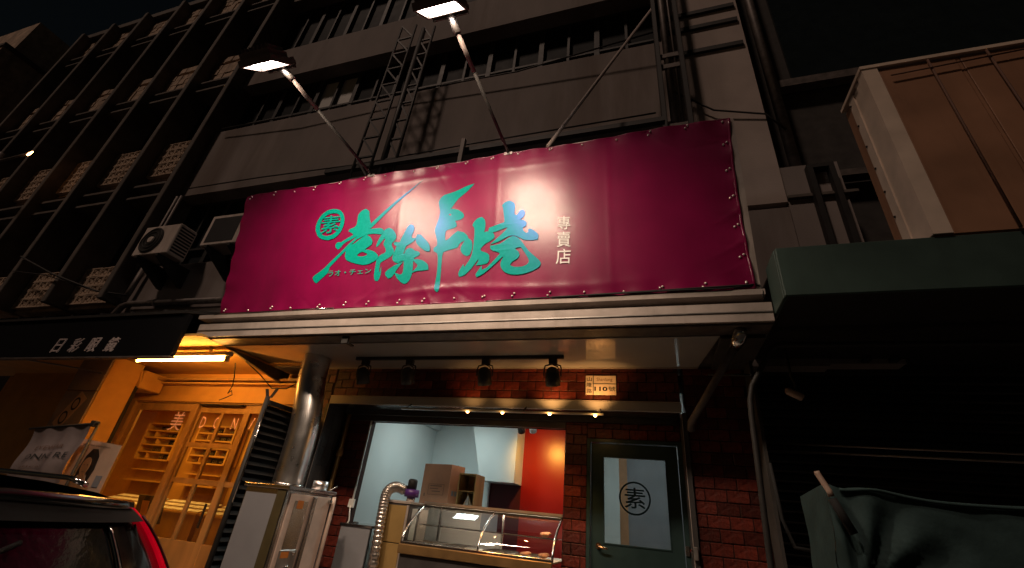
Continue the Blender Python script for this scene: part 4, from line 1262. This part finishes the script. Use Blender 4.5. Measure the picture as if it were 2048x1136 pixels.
def leaf(x0, x1, y, mull, rails, label, bottom):
    t = thing('sliding_door', label, 'door', ((x0 + x1) / 2, y, 0), 'sliding wooden doors of the optician')
    b = MB()
    b.box(x0, x0 + .11, y - .02, y + .02, 0, 2.58, .004)
    part('stile', b, M['wood'], t)
    part('stile', MB().box(x1 - .11, x1, y - .02, y + .02, 0, 2.58, .004), M['wood'], t)
    part('rail', MB().box(x0 + .111, x1 - .111, y - .019, y + .019, 2.46, 2.579, .004), M['wood'], t)
    part('rail', MB().box(x0 + .111, x1 - .111, y - .019, y + .019, 0, bottom, .004), M['wood'], t)
    for z in rails:
        part('rail', MB().box(x0 + .111, x1 - .111, y - .0185, y + .0185, z - .035, z + .035, .003), M['wood'], t)
    for x in mull:
        part('mullion', MB().box(x - .03, x + .03, y - .018, y + .018, bottom + .001, 2.459, .003), M['wood'], t)
    part('pane', MB().box(x0 + .10, x1 - .10, y - .003, y + .003, bottom - .01, 2.47), M['glass'], t)
    return t
d1 = leaf(-8.25, -6.90, .36, [], [], 'left sliding wooden door with one large pane and a peach character', .55)
d2 = leaf(-6.98, -5.86, .42, [-6.42], [1.98, 1.48], 'middle sliding wooden door with mullions and lettering on the glass', .75)
d3 = leaf(-5.92, -4.82, .36, [], [1.48], 'right sliding wooden door half hidden behind the black screen', .75)
part('pull', MB().box(-6.06, -6.03, .385, .399, .92, 1.22), M['black_steel'], d2)
fm = MB()
fm.box(-8.40, -8.26, .29, .45, 0, 2.6, .004)
part('door_frame', fm, M['wood'], ow)
part('door_head', MB().box(-8.26, -4.75, .315, .46, 2.581, 2.62), M['wood'], ow)
part('door_track', MB().box(-6.85, -6.0, .316, .38, 2.562, 2.580), M['black_steel'], ow)
lettering('\u7f8e', flat((-7.36, .352, 2.16), (-7.10, .352, 2.16), (-7.10, .352, 2.45), (-7.36, .352, 2.45), (0, -1, 0)), M['glass_ink'], d1, shear=.1)
for s, x in (('D', -6.80), ('O', -6.52), ('N', -6.16)):
    lettering(s, flat((x, .412, 2.23), (x + .10, .412, 2.23), (x + .10, .412, 2.40), (x, .412, 2.40), (0, -1, 0)), M['glass_ink'], d2)
lettering('/', flat((-5.75, .352, 2.24), (-5.68, .352, 2.24), (-5.68, .352, 2.4), (-5.75, .352, 2.4), (0, -1, 0)), M['glass_ink'], d3)
ns = thing('no_smoking_sticker', 'yellow no smoking sticker low on the right wooden door', 'sticker', (-5.45, .33, 1.2))
part('sheet', MB().box(-5.53, -5.37, .332, .339, 1.13, 1.37), M['yellow_tag'], ns)
rg = MB()
vs = []
for k in range(32):
    a = 2 * math.pi * k / 32
    for r in (.06, .046):
        vs.append((-5.45 + r * math.cos(a), .331, 1.265 + r * math.sin(a)))
rg.add(vs, [(2 * k, (2 * k + 2) % 64, (2 * k + 3) % 64, 2 * k + 1) for k in range(32)])
rg.obox((-5.45, .3305, 1.265), (.7, 0, .7), (0, 1, 0), (-.7, 0, .7), .055, .0008, .007)
part('symbol', rg, M['print'], ns)

# shelves of spectacles inside
def shelf(x, label):
    t = thing('spectacle_shelf', label, 'shelf', (x, 2.3, 0), 'spectacle shelves inside the optician')
    w, h0, h1 = .98, 1.84, 2.56
    part('back', MB().box(x - w / 2, x + w / 2, 2.57, 2.595, h0, h1), M['print'], t)
    for s in (-1, 1):
        part('side', MB().box(x + s * w / 2 - .018, x + s * w / 2 + .018, 2.27, 2.569, h0, h1), M['ochre'], t)
    n = 5
    for i in range(n + 1):
        z = h0 + (h1 - h0) * i / n
        part('board', MB().box(x - w / 2 + .019, x + w / 2 - .019, 2.28, 2.569, z - .014, z + .014), M['ochre'], t)
        if i < n:
            for q in ((.30,), (.68,), (.42,))[i % 3]:
                xx = x - w / 2 + w * q
                part('divider', MB().box(xx - .01, xx + .01, 2.29, 2.568, z + .0145, z + (h1 - h0) / n - .0145), M['ochre'], t)
            gb = MB()
            for k in range(5):
                gx = x - w / 2 + .1 + k * .18
                for e in (-1, 1):
                    gb.tube([(gx + e * .032 + .026 * math.cos(a), 2.36, z + .055 + .02 * math.sin(a)) for a in [j * .7854 for j in range(9)]], .004, 4, cap=False)
            part('spectacles', gb, M['galv'], t, stuff=True)
    part('lower_panel', MB().box(x - w / 2, x + w / 2, 2.45, 2.595, 0, h0 - .015), M['wood'], t)
    part('ledge', MB().box(x - w / 2 + .02, x + w / 2 - .02, 2.25, 2.449, 1.42, 1.45), M['ochre'], t)
    part('ledge', MB().box(x - w / 2 + .02, x + w / 2 - .02, 2.30, 2.449, 1.63, 1.65), M['ochre'], t)
    return t
s1 = shelf(-10.1, '')
for x, l in ((-8.6, 'spectacle shelf behind the clear middle of the left sliding door'), (-7.2, 'spectacle shelf seen between the two middle wooden doors'), (-5.8, 'spectacle shelf nearest the black louvred screen')):
    c = copy_tree(s1)
    c.location.x = x
    c['label'] = l
s1['label'] = 'spectacle shelf farthest left behind the wooden doors'
def counter(x, label):
    t = thing('display_counter', label, 'counter', (x, 1.7, 0), 'glass counters inside the optician')
    part('body', MB().box(x - .6, x + .6, 1.4, 1.9, 0, 1.0), M['wood'], t)
    part('top', MB().box(x - .62, x + .62, 1.38, 1.92, 1.001, 1.03), M['ochre'], t)
    for r in range(3):
        for k in range(6):
            part('tray', MB().obox((x - .5 + k * .2, 1.48 + r * .16, 1.06 + r * .05), (1, 0, 0), (0, 1, .25), (0, -.25, 1), .088, .062, .008), M['paper'], t)
    return t
c1 = counter(-9.2, '')
for x, l in ((-7.9, 'glass counter of trays behind the middle wooden door'), (-6.6, 'glass counter of trays nearest the black screen')):
    c = copy_tree(c1)
    c.location.x = x
    c['label'] = l
c1['label'] = 'glass counter of trays behind the left wooden door'
ps = thing('standing_picture', 'small dark picture standing on the counter behind the left door', 'picture', (-8.0, 1.0, .9))
part('board', MB().obox((-8.12, 1.2, 1.02), (1, 0, 0), (0, 1, .2), (0, -.2, 1), .30, .01, .2), M['print'], ps)
part('figure', MB().obox((-8.22, 1.186, 1.02), (1, 0, 0), (0, 1, .2), (0, -.2, 1), .08, .002, .12).obox((-8.03, 1.186, 1.0), (1, 0, 0), (0, 1, .2), (0, -.2, 1), .07, .002, .1), M['skin'], ps)
part('easel', MB().bar((-8.12, 1.35, .9), (-8.12, 1.21, 1.15), .03), M['wood'], ps)

# sign board, awning and tube
so_ = thing('optician_sign', 'long black sign board with four pale characters at left', 'sign', (-8, -1.3, 2.8))
part('board', MB().box(-14, -5.54, -1.33, -1.27, 2.775, 3.33, .006), M['signboard'], so_)
part('bottom_trim', MB().box(-14, -5.54, -1.335, -1.26, 2.755, 2.774), M['rust_steel'], so_)
for ch, x in (('\u65e5', -7.82), ('\u5f69', -7.47), ('\u773c', -7.13), ('\u93e1', -6.77)):
    lettering(ch, flat((x, -1.333, 2.835), (x + .21, -1.333, 2.835), (x + .21, -1.333, 3.035), (x, -1.333, 3.035), (0, -1, 0)), M['letter'], so_, 'character', bold=.004, shear=.25, extrude=.008)
aw = thing('dark_awning', 'dark sloping awning roof above the black optician sign', 'awning', (-9, -.7, 3.5))
part('roof', MB().prism([(-1.36, 3.331), (-1.36, 3.37), (0, 3.90), (0, 3.86)], 0, -14, -5.6), M['black_steel'], aw)
for k in range(14):
    x = -13.8 + k * .6
    part('seam', MB().prism([(-1.36, 3.371), (-1.36, 3.395), (0, 3.925), (0, 3.901)], 0, x, x + .03), M['black_steel'], aw)
tu = thing('fluorescent_tube', 'lit amber fluorescent tube under the optician sign', 'lamp', (-6.06, -.83, 2.9))
part('tube', MB().tube([(-6.86, -.83, 2.90), (-5.27, -.83, 2.90)], .019, 12), M['tube_hot'], tu)
part('batten', MB().box(-6.92, -5.2, -.86, -.80, 2.945, 3.0), M['paper'], tu)
for x in (-6.89, -5.24):
    part('lamp_holder', MB().box(x - .02, x + .02, -.85, -.81, 2.87, 2.944), M['paper'], tu)
part('hanger', MB().box(-6.5, -6.46, -.84, -.82, 3.0, 3.06).box(-5.6, -5.56, -.84, -.82, 3.0, 3.06), M['galv'], tu)
solo('hanging_wire', MB().tube([(-5.35, -.6, 2.93), (-5.45, -.45, 2.78), (-5.6, -.3, 2.70), (-5.75, -.2, 2.62), (-5.70, -.2, 2.66), (-5.66, -.2, 2.60), (-5.78, -.2, 2.55), (-5.86, -.2, 2.52)], .007, 6), M['rubber'], 'thin looped cord hanging below the amber tube', 'wire', (-5.6, -.3, 2.7))
solo('hanging_wire', MB().tube([(-5.24, -.55, 2.97), (-5.18, -.3, 2.86), (-5.0, -.2, 2.70), (-4.75, -.2, 2.70), (-4.55, -.2, 2.80)], .008, 6), M['rubber'], 'black cord drooping from the canopy side board toward the duct', 'wire', (-5, -.3, 2.8))

pl = thing('pillar', 'square pillar with a spectacles advert panel at the left end of the optician', 'pillar', (-8.1, -.4, 0))
part('shaft', MB().box(-8.46, -7.76, -.58, -.14, 0, 3.05, .006), M['ochre'], pl)
part('front_panel', MB().box(-8.44, -7.78, -.60, -.581, 2.52, 3.02), M['banner_cloth'], pl)
ad = part('advert', MB().box(-8.44, -7.78, -.60, -.581, 1.2, 2.50), M['banner_cloth'], pl)
gb = MB()
part('spectacle_print', MB().obox((-8.12, -.6015, 2.22), (.5, 0, .86), (0, 1, 0), (-.86, 0, .5), .27, .001, .11), M['poster'], ad)
for s in (-1, 1):
    c = Vector((-8.12 + s * .058, -.6045, 2.22 + s * .10))
    vs = []
    for k in range(24):
        a = 2 * math.pi * k / 24
        for r in (.095, .066):
            vs.append((c.x + r * .8 * math.cos(a), c.y, c.z + r * math.sin(a)))
    gb.add(vs, [(2 * k, (2 * k + 2) % 48, (2 * k + 3) % 48, 2 * k + 1) for k in range(24)])
part('spectacle_rims', gb, M['print'], ad)
part('dark_edge', MB().box(-7.80, -7.755, -.139, -.09, 0, 2.72), M['black_steel'], pl)
gx = thing('boxed_unit', 'small amber lit boxed unit under the ceiling beside the pillar', 'box', (-7.95, 0, 2.72))
part('casing', MB().box(-8.25, -7.72, -.12, .24, 2.70, 2.98, .01), M['ochre'], gx)
part('flap', MB().obox((-7.86, -.135, 2.83), (1, 0, 0), (0, 1, .25), (0, -.25, 1), .14, .006, .12), M['ochre'], gx)
bn = thing('cloth_banner', 'grey cloth banner with faded lettering hanging from a tilted rod', 'banner', (-7, -1.2, 1.9))
part('rod', MB().tube([(-7.56, -1.2, 1.865), (-6.36, -1.2, 1.975)], .014, 8), M['black_steel'], bn)
part('clamp', MB().box(-6.47, -6.40, -1.23, -1.17, 1.93, 2.0, .006), M['black_steel'], bn)
part('pole', MB().tube([(-6.42, -1.17, -.06), (-6.42, -1.17, 1.97)], .016, 8), M['black_steel'], bn)
def bcl(u, v):
    return Vector((-7.46 + .98 * u, -1.2 + .025 * math.sin(u * 17) * (.3 + v) + .02 * math.sin(v * 7), 1.865 + .10 * u - .66 * v))
part('cloth', MB().grid(bcl, 40, 14), M['banner_cloth'], bn)
for txt, v0, v1, u0, u1 in (('EYEWEAR', .40, .33, .25, .72), ('JONNE RE', .60, .47, .12, .85), ('optical', .72, .67, .12, .5)):
    lettering(txt, lambda s, t, h, v0=v0, v1=v1, u0=u0, u1=u1: bcl(u0 + (u1 - u0) * s, v0 + (v1 - v0) * t) + Vector((0, -.012, 0)), M['print'] if txt[0] == 'J' else M['dim_print'], bn)
po_ = thing('standing_poster', 'standing poster of a dark haired woman with one rounded corner', 'poster', (-6.4, -1.0, 1))
def pz(pts, y):
    return MB().prism(pts, 1, y, y + .004)
part('sheet', pz([(-6.78, .5), (-6.16, .5), (-6.08, .62), (-6.03, .9), (-6.03, 1.76), (-6.78, 1.81)], -1.05), M['poster'], po_)
def blob(cx, cz, rx, rz, n=20, k=0):
    return [(cx + rx * math.cos(2 * math.pi * i / n) * (1 + k * math.sin(2 * math.pi * i / n)), cz + rz * math.sin(2 * math.pi * i / n)) for i in range(n)]
part('printed_hair', pz([(-6.56, 1.36), (-6.555, 1.50), (-6.53, 1.62), (-6.47, 1.70), (-6.38, 1.70), (-6.31, 1.62), (-6.29, 1.48), (-6.33, 1.30), (-6.37, 1.42), (-6.52, 1.42)], -1.056), M['hair'], po_)
part('printed_face', pz(blob(-6.45, 1.50, .07, .105, k=.12), -1.062), M['skin'], po_)
part('printed_shoulders', pz([(-6.72, 1.12), (-6.60, 1.32), (-6.49, 1.38), (-6.47, 1.44), (-6.40, 1.44), (-6.38, 1.38), (-6.26, 1.32), (-6.14, 1.12)], -1.060), M['skin'], po_)
part('printed_eyes', MB().box(-6.49, -6.465, -1.0635, -1.0625, 1.515, 1.525).box(-6.435, -6.41, -1.0635, -1.0625, 1.517, 1.527).box(-6.47, -6.43, -1.0635, -1.0625, 1.44, 1.448), M['dim_print'], po_)
part('blue_print', MB().box(-6.20, -6.10, -1.056, -1.052, 1.30, 1.42).box(-6.21, -6.12, -1.056, -1.052, 1.12, 1.26), M['grey_panel'], po_)
lettering('eyewear collection', flat((-6.70, -1.052, 1.735), (-6.2, -1.052, 1.71), (-6.2, -1.052, 1.735), (-6.70, -1.052, 1.765), (0, -1, 0)), M['dim_print'], po_)
part('stand', MB().box(-6.42, -6.38, -1.04, -1.0, -.06, 1.5).box(-6.6, -6.2, -1.12, -.9, -.06, -.03), M['black_steel'], po_)
solo('awning_strut', MB().tube([(-9.2, -1.2, 2.86), (-7.9, -.6, 2.80), (-7.85, -.6, 2.78)], .012, 6), M['galv'], 'thin pale rod under the dark awning left of the pillar', 'rod', (-8.5, -.9, 2.8))
bu = thing('shrub', 'dim brown shrub in a pot at the dark left edge', 'shrub', (-9.6, -1.1, -.06))
part('pot', MB().tube([(-9.6, -1.1, -.06), (-9.6, -1.1, .4)], [.2, .28], 14), M['rust_steel'], bu)
lf = MB()
for i in range(900):
    a, b = random.uniform(0, 6.283), math.acos(random.uniform(-1, 1))
    r = .62 * random.random() ** .4
    c = Vector((-9.6 + r * math.sin(b) * math.cos(a), -1.1 + r * math.sin(b) * math.sin(a) * .7, 1.1 + r * 1.1 * math.cos(b)))
    d = Vector((random.uniform(-1, 1), random.uniform(-1, 1), random.uniform(-.5, 1))).normalized()
    e = d.orthogonal().normalized()
    lf.add([c - d * .06, c + e * .025, c + d * .06, c - e * .025], [(0, 1, 2, 3)])
part('foliage', lf, M['tree'], bu)
part('stem', MB().tube([(-9.6, -1.1, .3), (-9.6, -1.1, 1.0)], .03, 8), M['bark'], bu)

# ------------------------------------------------------------------ right neighbour
nb = thing('dark_neighbour_building', 'dark building front on the right behind the cream clad box', 'building', (4, .5, 0))
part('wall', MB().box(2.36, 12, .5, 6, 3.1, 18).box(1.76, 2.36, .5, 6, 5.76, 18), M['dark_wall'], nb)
part('wall', MB().box(1.76, 2.40, .02, .49, 3.1, 5.755), M['concrete'], nb)
part('ledge', MB().box(1.76, 2.5, -.03, .1, 5.22, 5.26), M['fin'], nb)
part('post', MB().box(2.02, 2.08, -.10, .0, 3.1, 5.6).box(2.25, 2.31, -.10, .0, 3.1, 5.6).box(2.02, 2.31, -.10, .0, 5.601, 5.66), M['black_steel'], nb)
part('pole', MB().tube([(1.98, .1, 5.7), (1.98, .1, 14)], .07, 12), M['rust_steel'], nb)
part('beam', MB().box(2.06, 9, .3, .45, 7.6, 7.75).box(2.4, 9, .3, .45, 5.75, 5.85), M['rust_steel'], nb)
part('panel', MB().box(2.4, 9, .44, .49, 7.9, 12), M['window_dark'], nb)

wb = thing('clad_sign_box', 'large stained cream metal clad box above the green fascia', 'sign box', (4.5, -1.3, 3.6))
part('core', MB().box(2.135, 8, -1.485, -1.0, 3.58, 5.49), M['white_clad'], wb)
for k in range(7):
    x = 2.25 + k * .62
    part('panel', MB().box(x, x + .585, -1.502, -1.486, 3.60, 5.50, .004), M['white_clad'], wb)
    part('seam', MB().box(x + .588, x + .612, -1.498, -1.486, 3.60, 5.50), M['clad_trim'] if k % 3 == 9 else M['white_clad'], wb)
tr_ = MB()
tr_.prism([(2.11, -1.52), (2.235, -1.52), (2.235, -1.505), (2.125, -1.505), (2.125, -1.42), (2.11, -1.42)], 2, 3.6, 5.52)
part('corner_trim', tr_, M['clad_trim'], wb)
sd_ = MB()
for a, b, o in ((-1.418, -1.34, .0), (-1.335, -1.25, .012), (-1.245, -1.14, .0)):
    sd_.box(2.118 + o, 2.134, a, b, 3.6, 5.50)
part('side_rib', sd_, M['clad_trim'], wb)
rv = MB()
for k in range(7):
    z = 3.75 + k * .28
    rv.tube([(2.119, -1.16, z), (2.11, -1.16, z)], .012, 6)
part('rivet', rv, M['black_steel'], wb)
part('top_cap', MB().box(2.10, 8, -1.53, -1.0, 5.521, 5.56), M['clad_trim'], wb)
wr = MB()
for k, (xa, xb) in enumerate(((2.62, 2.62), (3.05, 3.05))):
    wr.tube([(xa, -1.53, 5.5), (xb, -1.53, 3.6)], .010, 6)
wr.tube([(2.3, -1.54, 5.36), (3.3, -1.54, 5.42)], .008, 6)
part('shadow_strip', wr, M['shadow_brown'], wb)  # thin brown strips stand in for shadow lines on the clad front

gf = thing('green_fascia', 'long dark green boxed fascia right of the shop canopy', 'awning', (3, -1.3, 3.1))
part('front', MB().box(1.045, 8, -1.50, -1.47, 3.14, 3.585, .006), M['green_fascia'], gf)
part('side', MB().box(1.04, 1.07, -1.465, -1.15, 3.14, 3.585, .004), M['green_fascia'], gf)
part('top', MB().box(1.075, 8, -1.465, 0.3, 3.55, 3.578), M['rust_steel'], gf)
part('soffit', MB().box(1.075, 8, -1.465, .3, 3.15, 3.17), M['black_steel'], gf)

pf = thing('pipe_frame', 'grey pipe frame with a bent leg in front of the dark shutter', 'pipe', (1, -.8, 0))
part('leg', MB().tube([(.77, -.8, -.06), (.765, -.8, 1.27), (.80, -.8, 2.36), (.81, -.8, 2.50), (.84, -.8, 2.62), (1.04, -.8, 2.96), (1.10, -.8, 3.0), (1.2, -.8, 3.0), (5, -.8, 2.97)], .024, 10), M['black_steel'], pf)
part('cross_bar', MB().tube([(.55, -.4, 2.85), (.86, -.8, 2.72)], .012, 8), M['black_steel'], pf)
part('cable', MB().tube([(.88, -.78, 2.0), (.90, -.78, 1.6), (.95, -.78, 1.42), (1.15, -.78, 1.4)], .014, 6), M['rubber'], pf)

rs = thing('roller_shutter', 'dark closed roller shutter under the green fascia', 'shutter', (4, .3, 0))
for k in range(34):
    z = k * .09
    part('slat', MB().prism([(.30, z), (.285, z + .02), (.285, z + .068), (.30, z + .086)], 0, .98, 8), M['shutter'], rs)
part('housing', MB().box(.96, 8, .20, .45, 3.06, 3.148), M['black_steel'], rs)
part('side_wall', MB().box(.951, .979, -.3, .4, 0, 3.05), M['dark_wall'], rs)
part('rail', MB().tube([(.99, .26, 2.27), (8, .26, 2.27)], .012, 8), M['galv'], rs)  # this pair of bright bars stands in for highlight lines on the shutter
part('rail', MB().tube([(.99, .26, 2.34), (8, .26, 2.34)], .012, 8), M['galv'], rs)
part('backing', MB().box(.97, 8, .301, .34, 0, 3.05), M['black_steel'], rs)

wl = thing('hanging_lamp', 'small unlit tan lamp hanging in the dark under the green fascia', 'lamp', (1.25, -.5, 2.7))
part('stem', MB().tube([(1.24, -.5, 3.15), (1.24, -.5, 2.80), (1.26, -.5, 2.74), (1.25, -.5, 2.68)], .012, 8), M['black_steel'], wl)
part('shade', MB().tube([(1.17, -.5, 2.672), (1.19, -.5, 2.668), (1.29, -.5, 2.612), (1.30, -.5, 2.605)], [.02, .034, .034, .026], 12), M['pvc'], wl)

# tarpaulin
tp = thing('tarpaulin_stall', 'street stall wrapped in a dark green tarpaulin at lower right', 'stall', (2.3, -1.5, -.2))
def tfold(u, v):
    x = .88 + 3.4 * u ** 1.25
    z = 1.70 - 1.86 * v
    dx = x - .93
    a = math.atan2(dx, max(.02, z - 1.22))
    r = math.hypot(dx, z - 1.22)
    f = .030 * math.sin(a * 13 + .6) * math.exp(-((r - .28) / .22) ** 2)
    f += .005 * math.sin(x * 31 + 2 * math.sin(v * 6 + x * 3)) * min(1, v * 3) + .004 * math.sin(z * 40 + x * 25) * math.exp(-v * 6)
    f += .014 * math.sin(x * 9 + 1.2 * math.sin(v * 4)) * min(1, v * 2) * (.4 + .6 * math.exp(-abs(dx)))
    f -= .05 * math.exp(-((x - .93) / .10) ** 2) * math.exp(-((z - 1.45) / .22) ** 2)
    xs = x - .05 * (v ** .6) * math.exp(-u * 9)
    top = .03 * math.exp(-((x - .88) / .05) ** 2) + .015 * math.sin(x * 3.1) + .03 * math.exp(-((x - 1.1) / .15) ** 2)
    return (xs, -2.0 + f - .10 * v + .05 * math.exp(-u * 40), z + top * (1 - v))
cv = MB()
cv.grid(tfold, 110, 60)
part('cover', cv, M['tarp'], tp)
def ttop(u, v):
    a = Vector(tfold(u, 0))
    return a + Vector((0, .5 * v, .03 * math.sin(v * 3.14) * min(1, u * 12) - .03 * v))
part('cover_top', MB().grid(ttop, 110, 12), M['tarp'], tp)
def tside(u, v):
    a = Vector(tfold(0, v))
    return a + Vector((-.05 * math.sin(u * 3.6 + .5 * math.sin(v * 5)) * v, .5 * u, -.03 * u))
part('cover_side', MB().grid(tside, 14, 40), M['tarp'], tp)
part('hem_cord', MB().tube([Vector(tfold(.04 + i / 60 * .9, .008)) + Vector((0, -.012, .006)) for i in range(61)], .009, 6), M['tarp'], tp)
for x in (1.0, 3.9):
    for y in (-1.85, -1.58):
        part('leg', MB().tube([(x, y, -.2), (x, y, 1.64)], .02, 8), M['galv'], tp)
st = thing('tarpaulin_pole', 'pale pole with a dark sleeve poking out of the tarpaulin pocket', 'pole', (.9, -2.1, 1.3))
part('pole', MB().tube([(.835, -2.06, 1.79), (.838, -2.06, 1.775), (.865, -2.09, 1.69), (.87, -2.09, 1.665)], [.013, .015, .015, .015], 10), M['pvc'], st)
part('sleeve', MB().tube([(.87, -2.09, 1.655), (.93, -2.09, 1.50)], .021, 10), M['rubber'], st)
part('shaft', MB().tube([(.93, -1.9, 1.50), (.95, -1.85, .2), (.95, -1.85, -.2)], .014, 8), M['pvc'], st)

# ------------------------------------------------------------------ parked car, rear end towards the camera
cr = thing('parked_car', 'black parked car with a tall red tail lamp at lower left', 'car', (-4.8, -3.65, -.2))
YC = -3.65
ZP = [.0, .15, .45, .70, .88, 1.00, 1.08, 1.16, 1.23, 1.285, 1.33, 1.36, 1.38]
HW = [.80, .88, .93, .945, .935, .90, .855, .80, .735, .66, .52, .32, .0]
XR = [-2.42, -2.34, -2.30, -2.32, -2.38, -2.44, -2.485, -2.53, -2.565, -2.585, -2.65, -2.74, -2.80]
def interp(z, T):
    for i in range(len(ZP) - 1):
        if z <= ZP[i + 1]:
            t = (z - ZP[i]) / (ZP[i + 1] - ZP[i])
            return T[i] * (1 - t) + T[i + 1] * t
    return T[-1]
def rear(s, z, off=0.0):
    # s in -1..1 across the tail, rounded in plan
    hw_ = interp(z, HW)
    return Vector((interp(z, XR) - .22 * abs(s) ** 3.2 + off, YC + hw_ * s, z))
bd_ = MB()
bd_.grid(lambda u, v: rear(-1 + 2 * u, .0 + 1.285 * v), 40, 30)
stations = [(-2.8, 1.0), (-3.4, 1.0), (-4.5, 1.005), (-5.6, 1.0), (-6.3, .97), (-6.9, .88)]
def bodysec(u, v):
    i = v * (len(stations) - 1)
    k = min(int(i), len(stations) - 2)
    t = i - k
    x = stations[k][0] * (1 - t) + stations[k + 1][0] * t
    w = stations[k][1] * (1 - t) + stations[k + 1][1] * t
    m = 2 * u - 1
    a = abs(m)
    # outline from left sill over the roof to the right sill
    q = (1 - a) * (len(ZP) - 1)
    kk = min(int(q), len(ZP) - 2)
    f = q - kk
    z = ZP[kk] * (1 - f) + ZP[kk + 1] * f
    h = HW[kk] * (1 - f) + HW[kk + 1] * f
    drop = 1.0
    if x < -5.2 and z > .9:
        drop = max(0, 1 - (-5.2 - x) / .95)
        z = .9 + (z - .9) * drop
    xo = x
    if k == 0 and t == 0:
        xo = interp(z, XR) - .22
    return Vector((xo, YC + (1 if m > 0 else -1) * h * w, z))
bd_.grid(bodysec, 48, 10)
bdo = part('body', bd_, M['carpaint'], cr)
part('roof_edge', MB().tube([rear(s / 10, 1.30 - .02 * abs(s / 10), .03) for s in range(-9, 10)], .03, 8), M['carpaint'], cr)
part('spoiler', MB().grid(lambda u, v: rear(-.93 + 1.86 * u, 1.215 + .085 * v, .05 - .02 * v), 30, 3), M['rubber'], cr)
wn_ = part('rear_window', MB().grid(lambda u, v: rear(-.56 + 1.12 * u, .80 + .405 * v, .012), 24, 8), M['car_glass'], cr)
for s in (-.58, .58):
    part('window_trim', MB().tube([rear(s, .80 + .04 * k, .022) for k in range(11)], .012, 6), M['chrome'], cr)
    part('garnish', MB().grid(lambda u, v, s=s: rear(s + (.10 if s > 0 else -.10) * u + (.03 if s > 0 else -.03), .80 + .40 * v, .02), 4, 8), M['carpaint'], cr)
for s in (-1, 1):
    part('tailgate_seam', MB().tube([rear(s * .80, .62, .012), rear(s * .84, .80, .012), rear(s * .84, 1.20, .012)], .006, 5), M['rubber'], cr)
part('wiper', MB().tube([rear(-.5, .86, .03), rear(-.3, .98, .03), rear(.1, 1.14, .03)], .01, 6), M['rubber'], cr)
for sg_ in (-1, 1):
    part('lamp_divider', MB().tube([rear(sg_ * .962, .74 + .05 * k, .058) for k in range(11)], .006, 6), M['maroon'], cr)
    part('tail_lamp', MB().grid(lambda u, v, sg_=sg_: rear(sg_ * (.925 + .08 * u), .72 + .555 * v, .035 * math.sin(u * 3.14) ** .6 + .012), 10, 22), M['tail'], cr)
part('bumper', MB().grid(lambda u, v: rear(-.98 + 1.96 * u, .05 + .40 * v, .05 * math.sin(v * 3.14) + .01), 30, 6), M['rubber'], cr)
part('plate', MB().grid(lambda u, v: rear(-.2 + .4 * u, .52 + .16 * v, .02), 4, 2), M['paper'], cr)
for sx_ in (-1, 1):
    for x in (-3.25, -5.9):
        w = part('wheel', MB().tube([(x, YC + sx_ * .70, .12), (x, YC + sx_ * .955, .12)], .32, 28), M['rubber'], cr)
        part('rim', MB().tube([(x, YC + sx_ * .956, .12), (x, YC + sx_ * .966, .12)], .21, 20), M['chrome'], w)
    part('side_window', MB().add([Vector((x, YC + sx_ * (interp(z, HW) + .006), z)) for x, z in ((-2.95, 1.0), (-5.1, 1.0), (-4.7, 1.24), (-2.98, 1.24))], [(0, 1, 2, 3)]), M['car_glass'], cr)
    part('roof_rail', MB().tube([(-2.95, YC + sx_ * .50, 1.36), (-3.1, YC + sx_ * .50, 1.385), (-4.7, YC + sx_ * .50, 1.385), (-4.9, YC + sx_ * .5, 1.35)], .014, 8), M['chrome'], cr)
